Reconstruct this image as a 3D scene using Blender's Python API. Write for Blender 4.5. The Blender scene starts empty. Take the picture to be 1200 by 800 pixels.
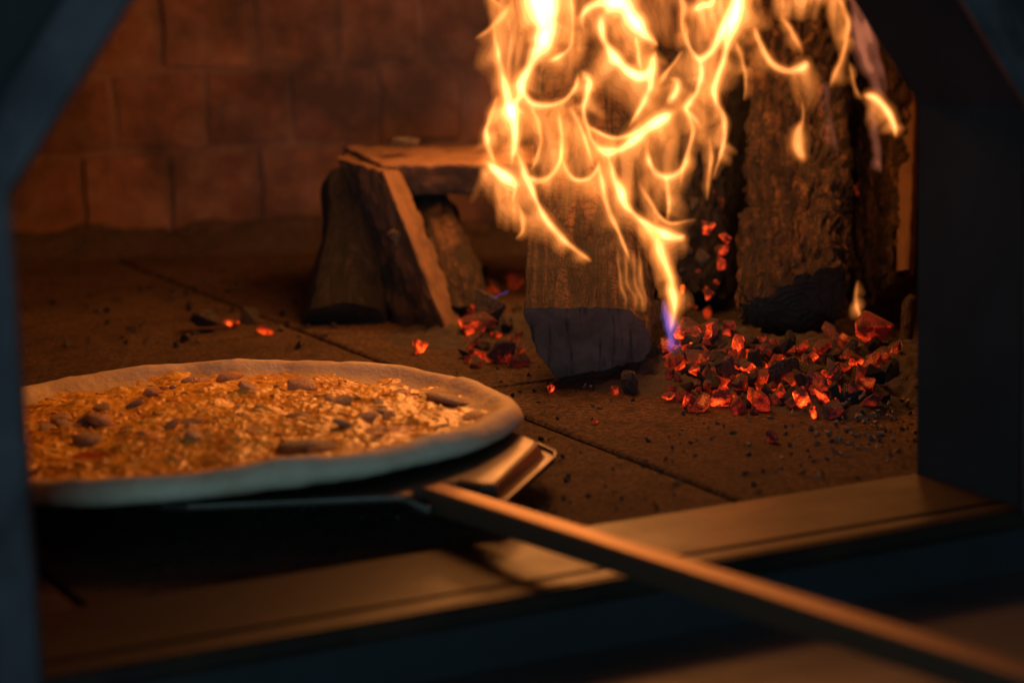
import bpy, bmesh, math, random
import numpy as np
from mathutils import Vector, Matrix, noise, Euler

# ------------------------------------------------------------------ camera, world, lamps, exposure
sc = bpy.context.scene
COL = sc.collection
rng = random.Random(7)
YAW, HY, ROLL, FPX, CH = math.radians(26.31), -73.35, math.radians(-1.648), 2643.2, 0.225
PIT = math.atan((400 - HY) / FPX)
FW = Vector((math.sin(YAW) * math.cos(PIT), math.cos(YAW) * math.cos(PIT), -math.sin(PIT)))
RT0 = Vector((math.cos(YAW), -math.sin(YAW), 0))
UP0 = RT0.cross(FW)
RT = RT0 * math.cos(ROLL) + UP0 * math.sin(ROLL)
UP = UP0 * math.cos(ROLL) - RT0 * math.sin(ROLL)
CAM = Vector((0, 0, CH))

cd = bpy.data.cameras.new('camera')
cam = bpy.data.objects.new('camera', cd)
COL.objects.link(cam)
cam.matrix_world = Matrix((
    (RT.x, UP.x, -FW.x, CAM.x), (RT.y, UP.y, -FW.y, CAM.y), (RT.z, UP.z, -FW.z, CAM.z), (0, 0, 0, 1)))
cd.sensor_width = 36
cd.lens = 36 * FPX / 1200
cd.clip_start, cd.clip_end = 0.02, 50
cd.dof.use_dof = True
cd.dof.focus_distance = 1.10
cd.dof.aperture_fstop = 7.1
sc.camera = cam

def ray(px, py):
    return FW + RT * ((px - 600) / FPX) + UP * ((400 - py) / FPX)
def at(px, py, d):
    return CAM + ray(px, py) * d
def fl(px, py, z=0.0):
    r = ray(px, py)
    return CAM + r * ((z - CH) / r.z)
def PX(d):
    return d / FPX

w = bpy.data.worlds.new('World'); sc.world = w; w.use_nodes = True
bg = w.node_tree.nodes['Background']
bg.inputs[0].default_value = (0.17, 0.20, 0.235, 1); bg.inputs[1].default_value = 0.26

FIRE = (1.0, 0.34, 0.075)
def lamp(name, loc, watts, radius, color):
    l = bpy.data.lights.new(name, 'POINT'); l.energy = watts; l.shadow_soft_size = radius; l.color = color
    o = bpy.data.objects.new(name, l); o.location = loc; COL.objects.link(o); return o
lamp('fire_light', (0.52, 1.04, 0.30), 1.55, 0.045, FIRE)
lamp('fire_light', (0.59, 1.08, 0.29), 1.15, 0.045, FIRE)
lamp('fire_light', at(690, 60, 1.19), 0.25, 0.030, FIRE)
lamp('fire_light', at(600, 10, 1.36), 1.6, 0.035, FIRE)
lamp('fire_light', at(1036, 90, 1.25), 0.12, 0.020, FIRE)
lamp('ember_light', at(850, 400, 1.06), 0.03, 0.02, (1, 0.13, 0.02))
la = bpy.data.lights.new('room_light', 'AREA'); la.energy = 26; la.size = 0.7; la.color = (0.25, 0.53, 0.70)
lo = bpy.data.objects.new('room_light', la); COL.objects.link(lo)
lo.location = (-0.95, -2.0, 0.22)
lo.rotation_euler = (Vector((0.3, 0.8, 0.1)) - Vector(lo.location)).to_track_quat('-Z', 'Y').to_euler()

sc.view_settings.view_transform = 'Standard'; sc.view_settings.look = 'None'
sc.view_settings.exposure = 0; sc.view_settings.gamma = 1
sc.cycles.use_denoising = True
sc.cycles.max_bounces = 8; sc.cycles.diffuse_bounces = 4; sc.cycles.glossy_bounces = 3
sc.cycles.transparent_max_bounces = 64; sc.cycles.volume_bounces = 0
sc.cycles.sample_clamp_indirect = 3.0
sc.cycles.caustics_reflective = False; sc.cycles.caustics_refractive = False

# ------------------------------------------------------------------ materials
def ramp(nt, src, stops):
    r = nt.nodes.new('ShaderNodeValToRGB')
    e = r.color_ramp.elements
    while len(e) < len(stops): e.new(0.5)
    for k, (p, c) in enumerate(stops):
        e[k].position = p; e[k].color = (c[0], c[1], c[2], 1) if not isinstance(c, (int, float)) else (c, c, c, 1)
    nt.links.new(src, r.inputs[0]); return r.outputs[0]
def nz(nt, vec, scale, detail=6, rough=.6, dist=0.0):
    n = nt.nodes.new('ShaderNodeTexNoise'); n.inputs['Scale'].default_value = scale
    n.inputs['Detail'].default_value = detail; n.inputs['Roughness'].default_value = rough
    n.inputs['Distortion'].default_value = dist
    if vec is not None: nt.links.new(vec, n.inputs['Vector'])
    return n.outputs['Fac']
def voro(nt, vec, scale, feature='DISTANCE_TO_EDGE'):
    n = nt.nodes.new('ShaderNodeTexVoronoi'); n.feature = feature; n.inputs['Scale'].default_value = scale
    nt.links.new(vec, n.inputs['Vector']); return n.outputs['Distance']
def coords(nt, kind='Object', scale=None):
    t = nt.nodes.new('ShaderNodeTexCoord').outputs[kind]
    if scale:
        m = nt.nodes.new('ShaderNodeMapping'); m.inputs['Scale'].default_value = scale
        nt.links.new(t, m.inputs[0]); return m.outputs[0]
    return t
def math_n(nt, op, a, b=None, clamp=False):
    m = nt.nodes.new('ShaderNodeMath'); m.operation = op; m.use_clamp = clamp
    for k, v in enumerate((a, b)):
        if v is None: continue
        if isinstance(v, (int, float)): m.inputs[k].default_value = v
        else: nt.links.new(v, m.inputs[k])
    return m.outputs[0]
def mixc(nt, fac, a, b, mode='MIX'):
    m = nt.nodes.new('ShaderNodeMix'); m.data_type = 'RGBA'; m.blend_type = mode
    if isinstance(fac, (int, float)): m.inputs[0].default_value = fac
    else: nt.links.new(fac, m.inputs[0])
    for k, v in ((6, a), (7, b)):
        if isinstance(v, tuple): m.inputs[k].default_value = (v[0], v[1], v[2], 1)
        else: nt.links.new(v, m.inputs[k])
    return m.outputs[2]
def bump(nt, height, strength, dist, prev=None):
    b = nt.nodes.new('ShaderNodeBump'); b.inputs['Strength'].default_value = strength
    b.inputs['Distance'].default_value = dist
    nt.links.new(height, b.inputs['Height'])
    if prev is not None: nt.links.new(prev, b.inputs['Normal'])
    return b.outputs[0]
def newmat(name):
    m = bpy.data.materials.new(name); m.use_nodes = True
    return m, m.node_tree, m.node_tree.nodes['Principled BSDF']
def setp(nt, b, **k):
    for n, v in k.items():
        n = n.replace('_', ' ')
        if isinstance(v, (int, float)): b.inputs[n].default_value = v
        elif isinstance(v, tuple): b.inputs[n].default_value = (v[0], v[1], v[2], 1)
        else: nt.links.new(v, b.inputs[n])

def m_hearth():
    m, nt, b = newmat('hearth_stone'); c = coords(nt, 'Object')
    big = nz(nt, c, 9, 6, .65); fine = nz(nt, c, 330, 6, .8); mid = nz(nt, c, 70, 6, .7)
    col = ramp(nt, big, [(.3, (.115, .068, .047)), (.55, (.20, .122, .082)), (.75, (.28, .18, .125))])
    col = mixc(nt, ramp(nt, fine, [(.44, 0.0), (.56, 1.0)]), mixc(nt, .80, col, (.02, .013, .009)), col)
    col = mixc(nt, ramp(nt, mid, [(.34, .75), (.5, 0.0)]), col, (.03, .022, .018))
    n = bump(nt, mid, .6, .006); n = bump(nt, fine, 1.0, .0045, n)
    setp(nt, b, Base_Color=col, Roughness=.88, Normal=n); b.inputs['Specular IOR Level'].default_value = .25
    return m
def m_brick(name, lo, hi, soot):
    m, nt, b = newmat(name); c = coords(nt, 'Object')
    oi = nt.nodes.new('ShaderNodeObjectInfo').outputs['Random']
    base = ramp(nt, oi, [(0, lo), (.6, tuple((a + d) / 2 for a, d in zip(lo, hi))), (1, hi)])
    P = nt.nodes.new('ShaderNodeNewGeometry').outputs['Position']
    n1 = nz(nt, P, 90, 7, .7); n2 = nz(nt, P, 11, 6, .65); n3 = nz(nt, P, 26, 5, .6)
    col = mixc(nt, ramp(nt, n1, [(.35, .55), (.65, 0.0)]), base, (.06, .038, .03))
    col = mixc(nt, ramp(nt, n3, [(.45, 0.0), (.7, soot)]), col, (.26, .16, .12))
    col = mixc(nt, ramp(nt, n2, [(.38, .85), (.58, 0.0)]), col, (.045, .028, .022))
    n = bump(nt, n1, .6, .004); n = bump(nt, n3, .4, .008, n)
    setp(nt, b, Base_Color=col, Roughness=.92, Normal=n); return m
def m_mortar():
    m, nt, b = newmat('mortar'); P = nt.nodes.new('ShaderNodeNewGeometry').outputs['Position']
    n1 = nz(nt, P, 90, 6, .7); n2 = nz(nt, P, 11, 6, .65); n3 = nz(nt, P, 20, 4)
    col = ramp(nt, n3, [(.3, (.13, .075, .058)), (.7, (.22, .13, .10))])
    col = mixc(nt, ramp(nt, n2, [(.38, .85), (.58, 0.0)]), col, (.045, .028, .022))
    setp(nt, b, Base_Color=col, Roughness=.95, Normal=bump(nt, n1, .6, .004)); return m
def m_steel(name, base, rough, metallic, smear=.25, scale=14, stretch=(1, 1, 1)):
    m, nt, b = newmat(name); c = coords(nt, 'Object', stretch)
    n1 = nz(nt, c, scale, 6, .65, .4); n2 = nz(nt, c, scale * 12, 4, .7)
    col = mixc(nt, ramp(nt, n1, [(.35, 0.0), (.7, 1.0)]), base, tuple(x * (1 - smear * 1.6) for x in base))
    r = math_n(nt, 'ADD', math_n(nt, 'MULTIPLY', n1, .3), rough - .15)
    setp(nt, b, Base_Color=col, Roughness=r, Metallic=metallic, Normal=bump(nt, n2, .12, .001))
    if name == 'blackened_steel': b.inputs['Specular IOR Level'].default_value = .08
    if name == 'worn_threshold_steel': b.inputs['Specular IOR Level'].default_value = .28
    return m
def m_bark(name, dark, light, cracks=55, stretch=(1, 1, 1), depth=.006, glow=0.0, width=.30, dist=1.6):
    # object space: z runs along the log
    m, nt, b = newmat(name); c = coords(nt, 'Object', stretch)
    n1 = nz(nt, c, cracks, 7, .62, dist); n3 = nz(nt, coords(nt, 'Object', (1, 1, 1.6)), cracks * 1.1, 5, .6, 1.0)
    def ridge_(n): return math_n(nt, 'MULTIPLY', math_n(nt, 'ABSOLUTE', math_n(nt, 'SUBTRACT', n, .5)), 5.0, True)
    r1, r3 = ridge_(n1), ridge_(n3)
    f = nz(nt, c, 240, 6, .75); g = nz(nt, c, 22, 5, .6)
    c1 = ramp(nt, r1, [(0.0, 0.0), (width, 1.0)]); c3 = ramp(nt, r3, [(0.0, .25), (width * .6, 1.0)])
    crack = math_n(nt, 'MULTIPLY', c1, c3)
    col = ramp(nt, f, [(.3, dark), (.7, light)])
    col = mixc(nt, ramp(nt, g, [(.4, .7), (.62, 0.0)]), col, tuple(x * .5 for x in dark))
    col = mixc(nt, crack, tuple(x * .22 for x in dark), col)
    h = math_n(nt, 'ADD', math_n(nt, 'MULTIPLY', crack, .6), math_n(nt, 'MULTIPLY', r1, .5))
    n = bump(nt, h, .9, depth); n = bump(nt, f, .6, .002, n)
    setp(nt, b, Base_Color=col, Roughness=.85, Normal=n)
    if glow:
        e = math_n(nt, 'MULTIPLY', ramp(nt, nz(nt, c, 18, 3), [(.55, 0.0), (.66, 1.0)]), ramp(nt, r1, [(0, 1.0), (.16, 0.0)]))
        e = math_n(nt, 'MULTIPLY', e, glow)
        b.inputs['Emission Color'].default_value = (1, .09, .01, 1); nt.links.new(e, b.inputs['Emission Strength'])
    return m
def m_grain(name, dark, light, stretch, scale=40):
    m, nt, b = newmat(name); c = coords(nt, 'Object', stretch)
    n1 = nz(nt, c, scale, 7, .7, .6); n2 = nz(nt, c, scale * 6, 4, .7)
    col = ramp(nt, n1, [(.3, dark), (.7, light)])
    n = bump(nt, n1, .8, .005); n = bump(nt, n2, .5, .0015, n)
    setp(nt, b, Base_Color=col, Roughness=.85, Normal=n); return m
def m_endgrain(name, base, rings=True):
    m, nt, b = newmat(name); c = coords(nt, 'Object')
    wv = nt.nodes.new('ShaderNodeTexWave'); wv.wave_type = 'RINGS'; wv.rings_direction = 'Z'
    wv.inputs['Scale'].default_value = 70; wv.inputs['Distortion'].default_value = 9
    wv.inputs['Detail'].default_value = 4; wv.inputs['Detail Scale'].default_value = 1.5
    nt.links.new(c, wv.inputs['Vector'])
    if not rings: wv.inputs['Scale'].default_value = 4
    n1 = nz(nt, c, 55, 6, .7)
    col = mixc(nt, ramp(nt, wv.outputs['Fac'], [(.2, .12), (.8, 0.0)]), base, tuple(x * .35 for x in base))
    cv = nz(nt, coords(nt, 'Object', (1, .10, 1)), 240, 4, .6)
    col = mixc(nt, ramp(nt, cv, [(.37, .85), (.47, 0.0)]), col, tuple(x * .2 for x in base))
    col = mixc(nt, ramp(nt, n1, [(.35, .6), (.6, 0.0)]), col, tuple(x * .3 for x in base))
    n = bump(nt, wv.outputs['Fac'], .5, .002); n = bump(nt, n1, .4, .003, n)
    setp(nt, b, Base_Color=col, Roughness=.9, Normal=n); return m
def m_coal(name, heat, ash, k=.026):
    m, nt, b = newmat(name)
    oi = nt.nodes.new('ShaderNodeObjectInfo').outputs['Random']
    c0 = coords(nt, 'Object')
    ad = nt.nodes.new('ShaderNodeVectorMath'); ad.operation = 'ADD'
    cm = nt.nodes.new('ShaderNodeCombineXYZ'); nt.links.new(math_n(nt, 'MULTIPLY', oi, 37.0), cm.inputs[0])
    nt.links.new(c0, ad.inputs[0]); nt.links.new(cm.outputs[0], ad.inputs[1]); c = ad.outputs[0]
    g = nz(nt, c, 34 * k, 3, .55); f = nz(nt, c, 300 * k, 6, .7); v = voro(nt, c, 110 * k)
    ashm = ramp(nt, f, [(.4, (.03, .025, .022)), (.68, ash)])
    setp(nt, b, Base_Color=ashm, Roughness=.95, Normal=bump(nt, f, .8, .002 if k == 1 else .12))
    if heat:
        hot = ramp(nt, g, [(.44, 0.0), (.66, 1.0)])
        crust = ramp(nt, f, [(.34, .30), (.56, 1.0)])
        crack = ramp(nt, v, [(0.0, .3), (.05, 1.0)])
        e = math_n(nt, 'MULTIPLY', math_n(nt, 'MULTIPLY', hot, crust), crack)
        e = math_n(nt, 'MULTIPLY', e, math_n(nt, 'ADD', math_n(nt, 'MULTIPLY', math_n(nt, 'POWER', oi, 1.6), 1.3), .25))
        up_ = nt.nodes.new('ShaderNodeSeparateXYZ'); nt.links.new(nt.nodes.new('ShaderNodeNewGeometry').outputs['Normal'], up_.inputs[0])
        top = ramp(nt, math_n(nt, 'ADD', up_.outputs[2], math_n(nt, 'MULTIPLY', f, .5)), [(.55, 1.0), (1.0, .12)])
        e = math_n(nt, 'MULTIPLY', e, top)
        e = math_n(nt, 'ADD', e, .02)
        ec = ramp(nt, e, [(0.03, (.8, .025, .004)), (.5, (.95, .055, .006)), (1.0, (1, .15, .015))])
        nt.links.new(ec, b.inputs['Emission Color'])
        nt.links.new(math_n(nt, 'MULTIPLY', e, heat), b.inputs['Emission Strength'])
    return m
def m_flame(name, color, strength):
    m = bpy.data.materials.new(name); m.use_nodes = True; nt = m.node_tree; nt.nodes.clear()
    o = nt.nodes.new('ShaderNodeOutputMaterial'); e = nt.nodes.new('ShaderNodeEmission')
    e.inputs[0].default_value = (*color, 1); e.inputs[1].default_value = strength
    nt.links.new(e.outputs[0], o.inputs['Volume'])
    try: m.cycles.homogeneous_volume = True
    except Exception: pass
    return m
def m_crust():
    m, nt, b = newmat('baked_dough'); c = coords(nt, 'Object')
    g = nz(nt, c, 22, 5, .6); f = nz(nt, c, 220, 5, .6)
    col = ramp(nt, g, [(.3, (.50, .36, .23)), (.7, (.68, .55, .39))])
    col = mixc(nt, ramp(nt, nz(nt, c, 48, 5, .65), [(.56, 0.0), (.72, .6)]), col, (.34, .18, .08))
    setp(nt, b, Base_Color=col, Roughness=.7, Normal=bump(nt, f, .5, .0022))
    b.inputs['Subsurface Weight'].default_value = .12; b.inputs['Subsurface Scale'].default_value = .004
    b.inputs['Subsurface Radius'].default_value = (1, .5, .25)
    return m
def m_cheese(name, lo, hi, rough, k=1):
    m, nt, b = newmat(name); c = coords(nt, 'Object')
    g = nz(nt, c, 38 * k, 6, .65); f = nz(nt, c, 260 * k, 5, .6)
    col = ramp(nt, g, [(.3, lo), (.52, hi), (.75, (min(1, hi[0] * 1.05), hi[1] * 1.1, hi[2] * 1.2))])
    r = math_n(nt, 'ADD', math_n(nt, 'MULTIPLY', g, .35), rough - .15)
    setp(nt, b, Base_Color=col, Roughness=r, Normal=bump(nt, f, .6, .0022 if k == 1 else .12)); return m

M = dict(
    hearth=m_hearth(),
    brick=m_brick('oven_brick', (.15, .060, .038), (.25, .115, .07), .7),
    mortar=m_mortar(),
    black=m_steel('blackened_steel', (.045, .043, .043), .8, 0.0),
    frame=m_steel('painted_steel', (.085, .078, .082), .5, 0.0, .5, 30),
    lower=m_steel('dark_painted_steel', (.017, .019, .022), .55, 0.0, .4, 20),
    sill=m_steel('worn_threshold_steel', (.030, .016, .009), .50, .12, .55, 22, (1, 2, 1)),
    shelf=m_steel('dark_shelf_steel', (.10, .085, .075), .55, .2, .3, 10),
    peel=m_steel('brushed_peel_metal', (.10, .072, .052), .46, .6, .18, 18, (1, .15, 1)),
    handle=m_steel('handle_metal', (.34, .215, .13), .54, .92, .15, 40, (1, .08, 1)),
    bark=m_bark('burning_bark', (.035, .018, .010), (.40, .190, .080), 95, (1, 1, .22), .009, 0, .5, .8),
    bark2=m_bark('charred_bark', (.038, .019, .010), (.38, .180, .078), 90, (1, 1, .2), .009, 0, .5, .8),
    frontwood=m_bark('charring_wood', (.028, .015, .008), (.22, .100, .042), 80, (1, 1, .10), .006, 0, .32, .5),
    bark2dark=m_bark('shaded_bark', (.014, .010, .008), (.06, .040, .028), 80, (1, 1, .25), .006, 0, .4),  # shade under the plank and beam is put into this bark's colour
    split=m_grain('split_wood', (.025, .015, .009), (.10, .055, .030), (1, 1, .08)),
    pale=m_grain('pale_split_wood', (.045, .024, .013), (.19, .100, .052), (1, 1, .10)),
    char=m_bark('charcoal', (.018, .015, .013), (.06, .05, .045), 110, (1, 1, .8), .010, 2.2),
    charend=m_endgrain('sooty_cut_end', (.17, .105, .078), False),
    darkend=m_endgrain('dark_cut_end', (.055, .034, .024)),
    plank=m_grain('sooty_plank', (.018, .014, .013), (.05, .038, .034), (1, 1, .15)),
    coal=m_coal('hot_coal', 2.2, (.17, .135, .115)),
    coal2=m_coal('cooling_coal', .45, (.22, .18, .155)),
    deadcoal=m_coal('dead_coal', 0, (.05, .04, .034)),
    ash=m_coal('grey_coal', 0, (.22, .18, .155)),
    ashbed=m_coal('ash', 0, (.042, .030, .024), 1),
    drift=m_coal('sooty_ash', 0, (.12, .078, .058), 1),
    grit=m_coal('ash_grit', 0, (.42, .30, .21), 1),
    crust=m_crust(),
    cheese=m_cheese('melted_cheese', (.60, .22, .024), (.95, .52, .075), .23),
    shred=m_cheese('cheese_shred', (.70, .32, .035), (.90, .50, .08), .26),
    sauce=m_cheese('tomato_sauce', (.30, .03, .012), (.42, .06, .02), .3),
    ham=m_cheese('ham', (.56, .24, .12), (.80, .45, .24), .40, .03),
    mush=m_cheese('mushroom', (.34, .22, .14), (.58, .40, .24), .5, .03),
    f_1=m_flame('flame_rim', (1, .27, .045), 6), f_2=m_flame('flame_rim_orange', (1, .28, .050), 8), f_3=m_flame('flame_orange', (1, .29, .058), 14),
    f_4=m_flame('flame_amber', (1, .31, .070), 26), f_5=m_flame('flame_gold', (1, .35, .10), 52), f_6=m_flame('flame_yellow', (1, .40, .14), 100),
    f_7=m_flame('flame_cream', (1, .46, .20), 190), f_8=m_flame('flame_white', (1, .54, .30), 480),
    m_1=m_flame('mauve_flame', (.80, .22, .11), 4), m_2=m_flame('mauve_flame_body', (.85, .25, .13), 7), m_3=m_flame('mauve_flame_heart', (.95, .29, .12), 18),
    b_1=m_flame('blue_flame', (.20, .12, .70), 10), b_2=m_flame('blue_flame_heart', (.30, .18, .80), 30),
)

# ------------------------------------------------------------------ helpers
def link(name, me, mat=None, parent=None, smooth=False, loc=None):
    o = bpy.data.objects.new(name, me); COL.objects.link(o)
    if mat is not None and not me.materials: me.materials.append(mat)
    if smooth:
        for p in me.polygons: p.use_smooth = True
    if loc is not None: o.location = loc
    if parent is not None: o.parent = parent
    return o
def tag(o, label=None, cat=None, group=None, kind=None):
    if label: o['label'] = label
    if cat: o['category'] = cat
    if group: o['group'] = group
    if kind: o['kind'] = kind
    return o
def thing(name, loc, label, cat, group=None):
    o = bpy.data.objects.new(name, None); COL.objects.link(o); o.location = loc
    o.empty_display_size = .02
    return tag(o, label, cat, group)
def child(name, me, mat, parent, smooth=False):
    """part whose mesh is in world coordinates, moved into its parent's frame (no rotation on parents)"""
    off = Vector(parent.location); p = parent.parent
    while p is not None: off += Vector(p.location); p = p.parent
    me.transform(Matrix.Translation(-off))
    return link(name, me, mat, parent, smooth)
def mesh(name, verts, faces):
    me = bpy.data.meshes.new(name); me.from_pydata([tuple(v) for v in verts], [], faces); me.update(); return me
def bm_mesh(name, bm):
    me = bpy.data.meshes.new(name); bmesh.ops.recalc_face_normals(bm, faces=bm.faces[:]); bm.to_mesh(me); bm.free(); return me
def solid(name, V, F):
    bm = bmesh.new(); me0 = mesh('t', V, F); bm.from_mesh(me0); bpy.data.meshes.remove(me0); return bm_mesh(name, bm)
def box_bm(sx, sy, sz, bev=0.0, seg=2):
    bm = bmesh.new(); bmesh.ops.create_cube(bm, size=1); bmesh.ops.scale(bm, vec=(sx, sy, sz), verts=bm.verts[:])
    if bev: bmesh.ops.bevel(bm, geom=bm.edges[:], offset=bev, segments=seg, affect='EDGES', profile=.5)
    return bm
def resample(poly, n):
    P = [Vector(p) for p in poly]; L = [0]
    for k in range(len(P)): L.append(L[-1] + (P[(k + 1) % len(P)] - P[k]).length)
    out = []
    for q in range(n):
        s = L[-1] * q / n
        k = max(i for i in range(len(P)) if L[i] <= s + 1e-12)
        t = (s - L[k]) / max(1e-9, L[k + 1] - L[k])
        out.append(P[k].lerp(P[(k + 1) % len(P)], t))
    return out
def smooth_loop(P, it=1):
    for _ in range(it):
        P = [P[k] * .5 + (P[k - 1] + P[(k + 1) % len(P)]) * .25 for k in range(len(P))]
    return P
def loft_log(name, loc_label, end0, axis, scale1=.95, nper=48, nlen=30, amp=.003, freq=35, rough=.0012, mats=None,
             bend=0.0, smooth_it=1, seed=0, ridge=0.0, endamp=.0015, end1=None):
    """A split log: a body lofted along its axis with two cut ends. end0 = outline (world), axis = world vector.
    Children's own z runs along the log."""
    P = smooth_loop(resample(end0, nper), smooth_it)
    c0 = sum(P, Vector()) / nper
    L = axis.length; az = axis.normalized()
    q = az.to_track_quat('Z', 'Y'); qi = q.inverted()
    loc = [qi @ (p - c0) for p in P]
    loc1 = [qi @ (p - c0) for p in smooth_loop(resample(end1, nper), smooth_it)] if end1 else None
    t = thing(name, c0, loc_label[0], loc_label[1], loc_label[2] if len(loc_label) > 2 else None)
    V, F = [], []
    for i in range(nlen + 1):
        u = i / nlen
        for k, p in enumerate(loc):
            r = Vector((p.x, p.y, 0)); z0 = p.z
            s = 1 + (scale1 - 1) * u
            pos = Vector((r.x * s, r.y * s, z0 * (1 - u) + L * u + 0))
            if loc1: pos = p.lerp(loc1[k], u); r = Vector((pos.x, pos.y, 0)) - (sum((a.lerp(b_, u) for a, b_ in zip(loc[::8], loc1[::8])), Vector()) / len(loc[::8])); r.z = 0
            pos.x += bend * math.sin(u * math.pi)
            nrm = r.normalized() if r.length > 1e-6 else Vector((1, 0, 0))
            n = noise.fractal(pos * freq + Vector((seed * 7.1, 0, 0)), 1.0, 2.0, 4)
            d = amp * n + rough * noise.noise(pos * 260 + Vector((seed, 3, 1)))
            if ridge:
                w_ = noise.noise(pos * 45 + Vector((seed, 1, 0))) * .006
                q_ = Vector(((pos.x + w_) * 88 + seed, (pos.y + w_) * 88, pos.z * 26 + (pos.x + pos.y) * 22))
                d -= ridge * max(0, 1 - abs(noise.fractal(q_, 1, 2, 3)) * 3.2)
                q2 = Vector((pos.x * 60 + seed, pos.y * 60, pos.z * 95 + 2 * noise.noise(pos * 60)))
                d -= ridge * .45 * max(0, 1 - abs(noise.noise(q2)) * 6)
            if False:
                a = noise.cell(Vector((pos.x * 60 + pos.y * 60 + seed, pos.z * 70 + noise.noise(pos * 50) * 1.5, 2)))
                vd = noise.voronoi(Vector((pos.x * 120, pos.y * 120, pos.z * 55 + 3 * noise.noise(pos * 40))) + Vector((seed, 0, 0)))[0]
                d -= ridge * max(0, 1 - (vd[1] - vd[0]) * 6) 
                d += ridge * .5 * (a - .5)
            V.append(pos + nrm * d)
    for i in range(nlen):
        for k in range(nper):
            a, b_ = i * nper + k, i * nper + (k + 1) % nper
            F.append((a, b_, b_ + nper, a + nper))
    me = mesh(name + '_body', V, F)
    o = link('bark_body', me, mats[0], t, True); o.rotation_mode = 'QUATERNION'; o.rotation_quaternion = q
    for e, ring, mt in ((0, V[:nper], mats[1]), (1, V[-nper:], mats[2] if len(mats) > 2 else mats[1])):
        vs, fs = [], []
        cc = sum(ring, Vector()) / nper
        rings = 7
        for r_ in range(rings + 1):
            f = 1 - r_ / rings
            for k in range(nper):
                p = cc.lerp(ring[k], f * .995)
                if r_:
                    p = p + Vector((0, 0, endamp * (noise.noise(p * 90 + Vector((seed, 0, e))) - .6) * (1 if e else 1)))
                vs.append(p)
        for r_ in range(rings):
            for k in range(nper):
                a, b_ = r_ * nper + k, r_ * nper + (k + 1) % nper
                fs.append((a, b_, b_ + nper, a + nper))
        fs.append(tuple(range(rings * nper, (rings + 1) * nper)))
        o = link('cut_end', mesh('cut_end', vs, fs), mt, t, True)
        o.rotation_mode = 'QUATERNION'; o.rotation_quaternion = q
    return t

# ------------------------------------------------------------------ hearth floor: stone tiles with open joints
floor = tag(link('oven_floor', mesh('floor_bed', [(-.35, .742, -.006), (1.05, .742, -.006), (1.05, 1.8, -.006), (-.35, 1.8, -.006)], [(0, 1, 2, 3)]),
                 M['mortar']), kind='structure')
TX = [-.34, -.07, .2, .4705, .741, 1.0]
TY = [.7435, 1.014, 1.284, 1.554, 1.78]
tm = {}
for i in range(len(TX) - 1):
    for j in range(len(TY) - 1):
        sx, sy = TX[i + 1] - TX[i] - .0025, TY[j + 1] - TY[j] - .0025
        key = (round(sx, 3), round(sy, 3))
        if key not in tm: tm[key] = bm_mesh('floor_tile', box_bm(sx, sy, .03, .0012, 1))
        o = link('floor_tile', tm[key], M['hearth'], floor, loc=((TX[i] + TX[i + 1]) / 2, (TY[j] + TY[j + 1]) / 2, -.015 + rng.uniform(-.0005, .0002)))

# ------------------------------------------------------------------ oven chamber: curved wall of bricks and the vault over it
CX, CY, CR = .36, 1.15, .52
def arc_shell(name, r, a0, a1, z0, z1, n, parent=None, mat=None):
    V, F = [], []
    for k in range(n + 1):
        a = a0 + (a1 - a0) * k / n
        for z in (z0, z1): V.append((CX + r * math.cos(a), CY + r * math.sin(a), z))
    for k in range(n): F.append((2 * k, 2 * k + 2, 2 * k + 3, 2 * k + 1))
    return link(name, mesh(name, V, F), mat, parent, True)
A0, A1 = math.radians(-51.5), math.radians(231.5)
wall = tag(arc_shell('oven_wall', CR + .0045, A0, A1, -.02, .316, 96, None, M['mortar']), kind='structure')
zc = [-.046, .0125, .073, .1335, .194, .2545, .315]
bw = .0655
bme = {}
for j in range(6):
    hgt = zc[j + 1] - zc[j] - (.006)
    n = 0
    a = math.radians(-12 + (j % 2) * bw / CR * 28.6)
    while a < math.radians(138):
        wv = bw * rng.uniform(.93, 1.07)
        key = (rng.randrange(4))
        if key not in bme:
            bm = box_bm(1, 1, 1, 0); bmesh.ops.subdivide_edges(bm, edges=bm.edges[:], cuts=1, use_grid_fill=True)
            for v in bm.verts:
                v.co += Vector([rng.uniform(-.022, .022) for _ in range(3)])
            bme[key] = bm_mesh('brick', bm)
        am = a + wv / CR / 2
        o = link('brick', bme[key], M['brick'], wall, False)
        dep = .03
        rr = CR + .002 + dep / 2 - rng.uniform(.000, .0035)
        o.location = (CX + rr * math.cos(am), CY + rr * math.sin(am), (zc[j] + zc[j + 1]) / 2 + rng.uniform(-.0015, .0015))
        o.scale = (dep, wv - rng.uniform(.003, .009), hgt + .002 - rng.uniform(0, .005))
        o.rotation_euler = (rng.uniform(-.02, .02), rng.uniform(-.03, .03), am)
        a += wv / CR; n += 1
# vault
V, F = [], []
N, K = 64, 12
for k in range(K + 1):
    t = math.pi / 2 * k / K
    for i in range(N):
        a = 2 * math.pi * i / N
        V.append((CX + (CR + .006) * math.cos(t) * math.cos(a), CY + (CR + .006) * math.cos(t) * math.sin(a), .315 + .17 * math.sin(t)))
for k in range(K):
    for i in range(N):
        F.append((k * N + i, k * N + (i + 1) % N, (k + 1) * N + (i + 1) % N, (k + 1) * N + i))
tag(link('oven_vault', mesh('oven_vault', V, F), M['mortar'], None, True), kind='structure')

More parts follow.
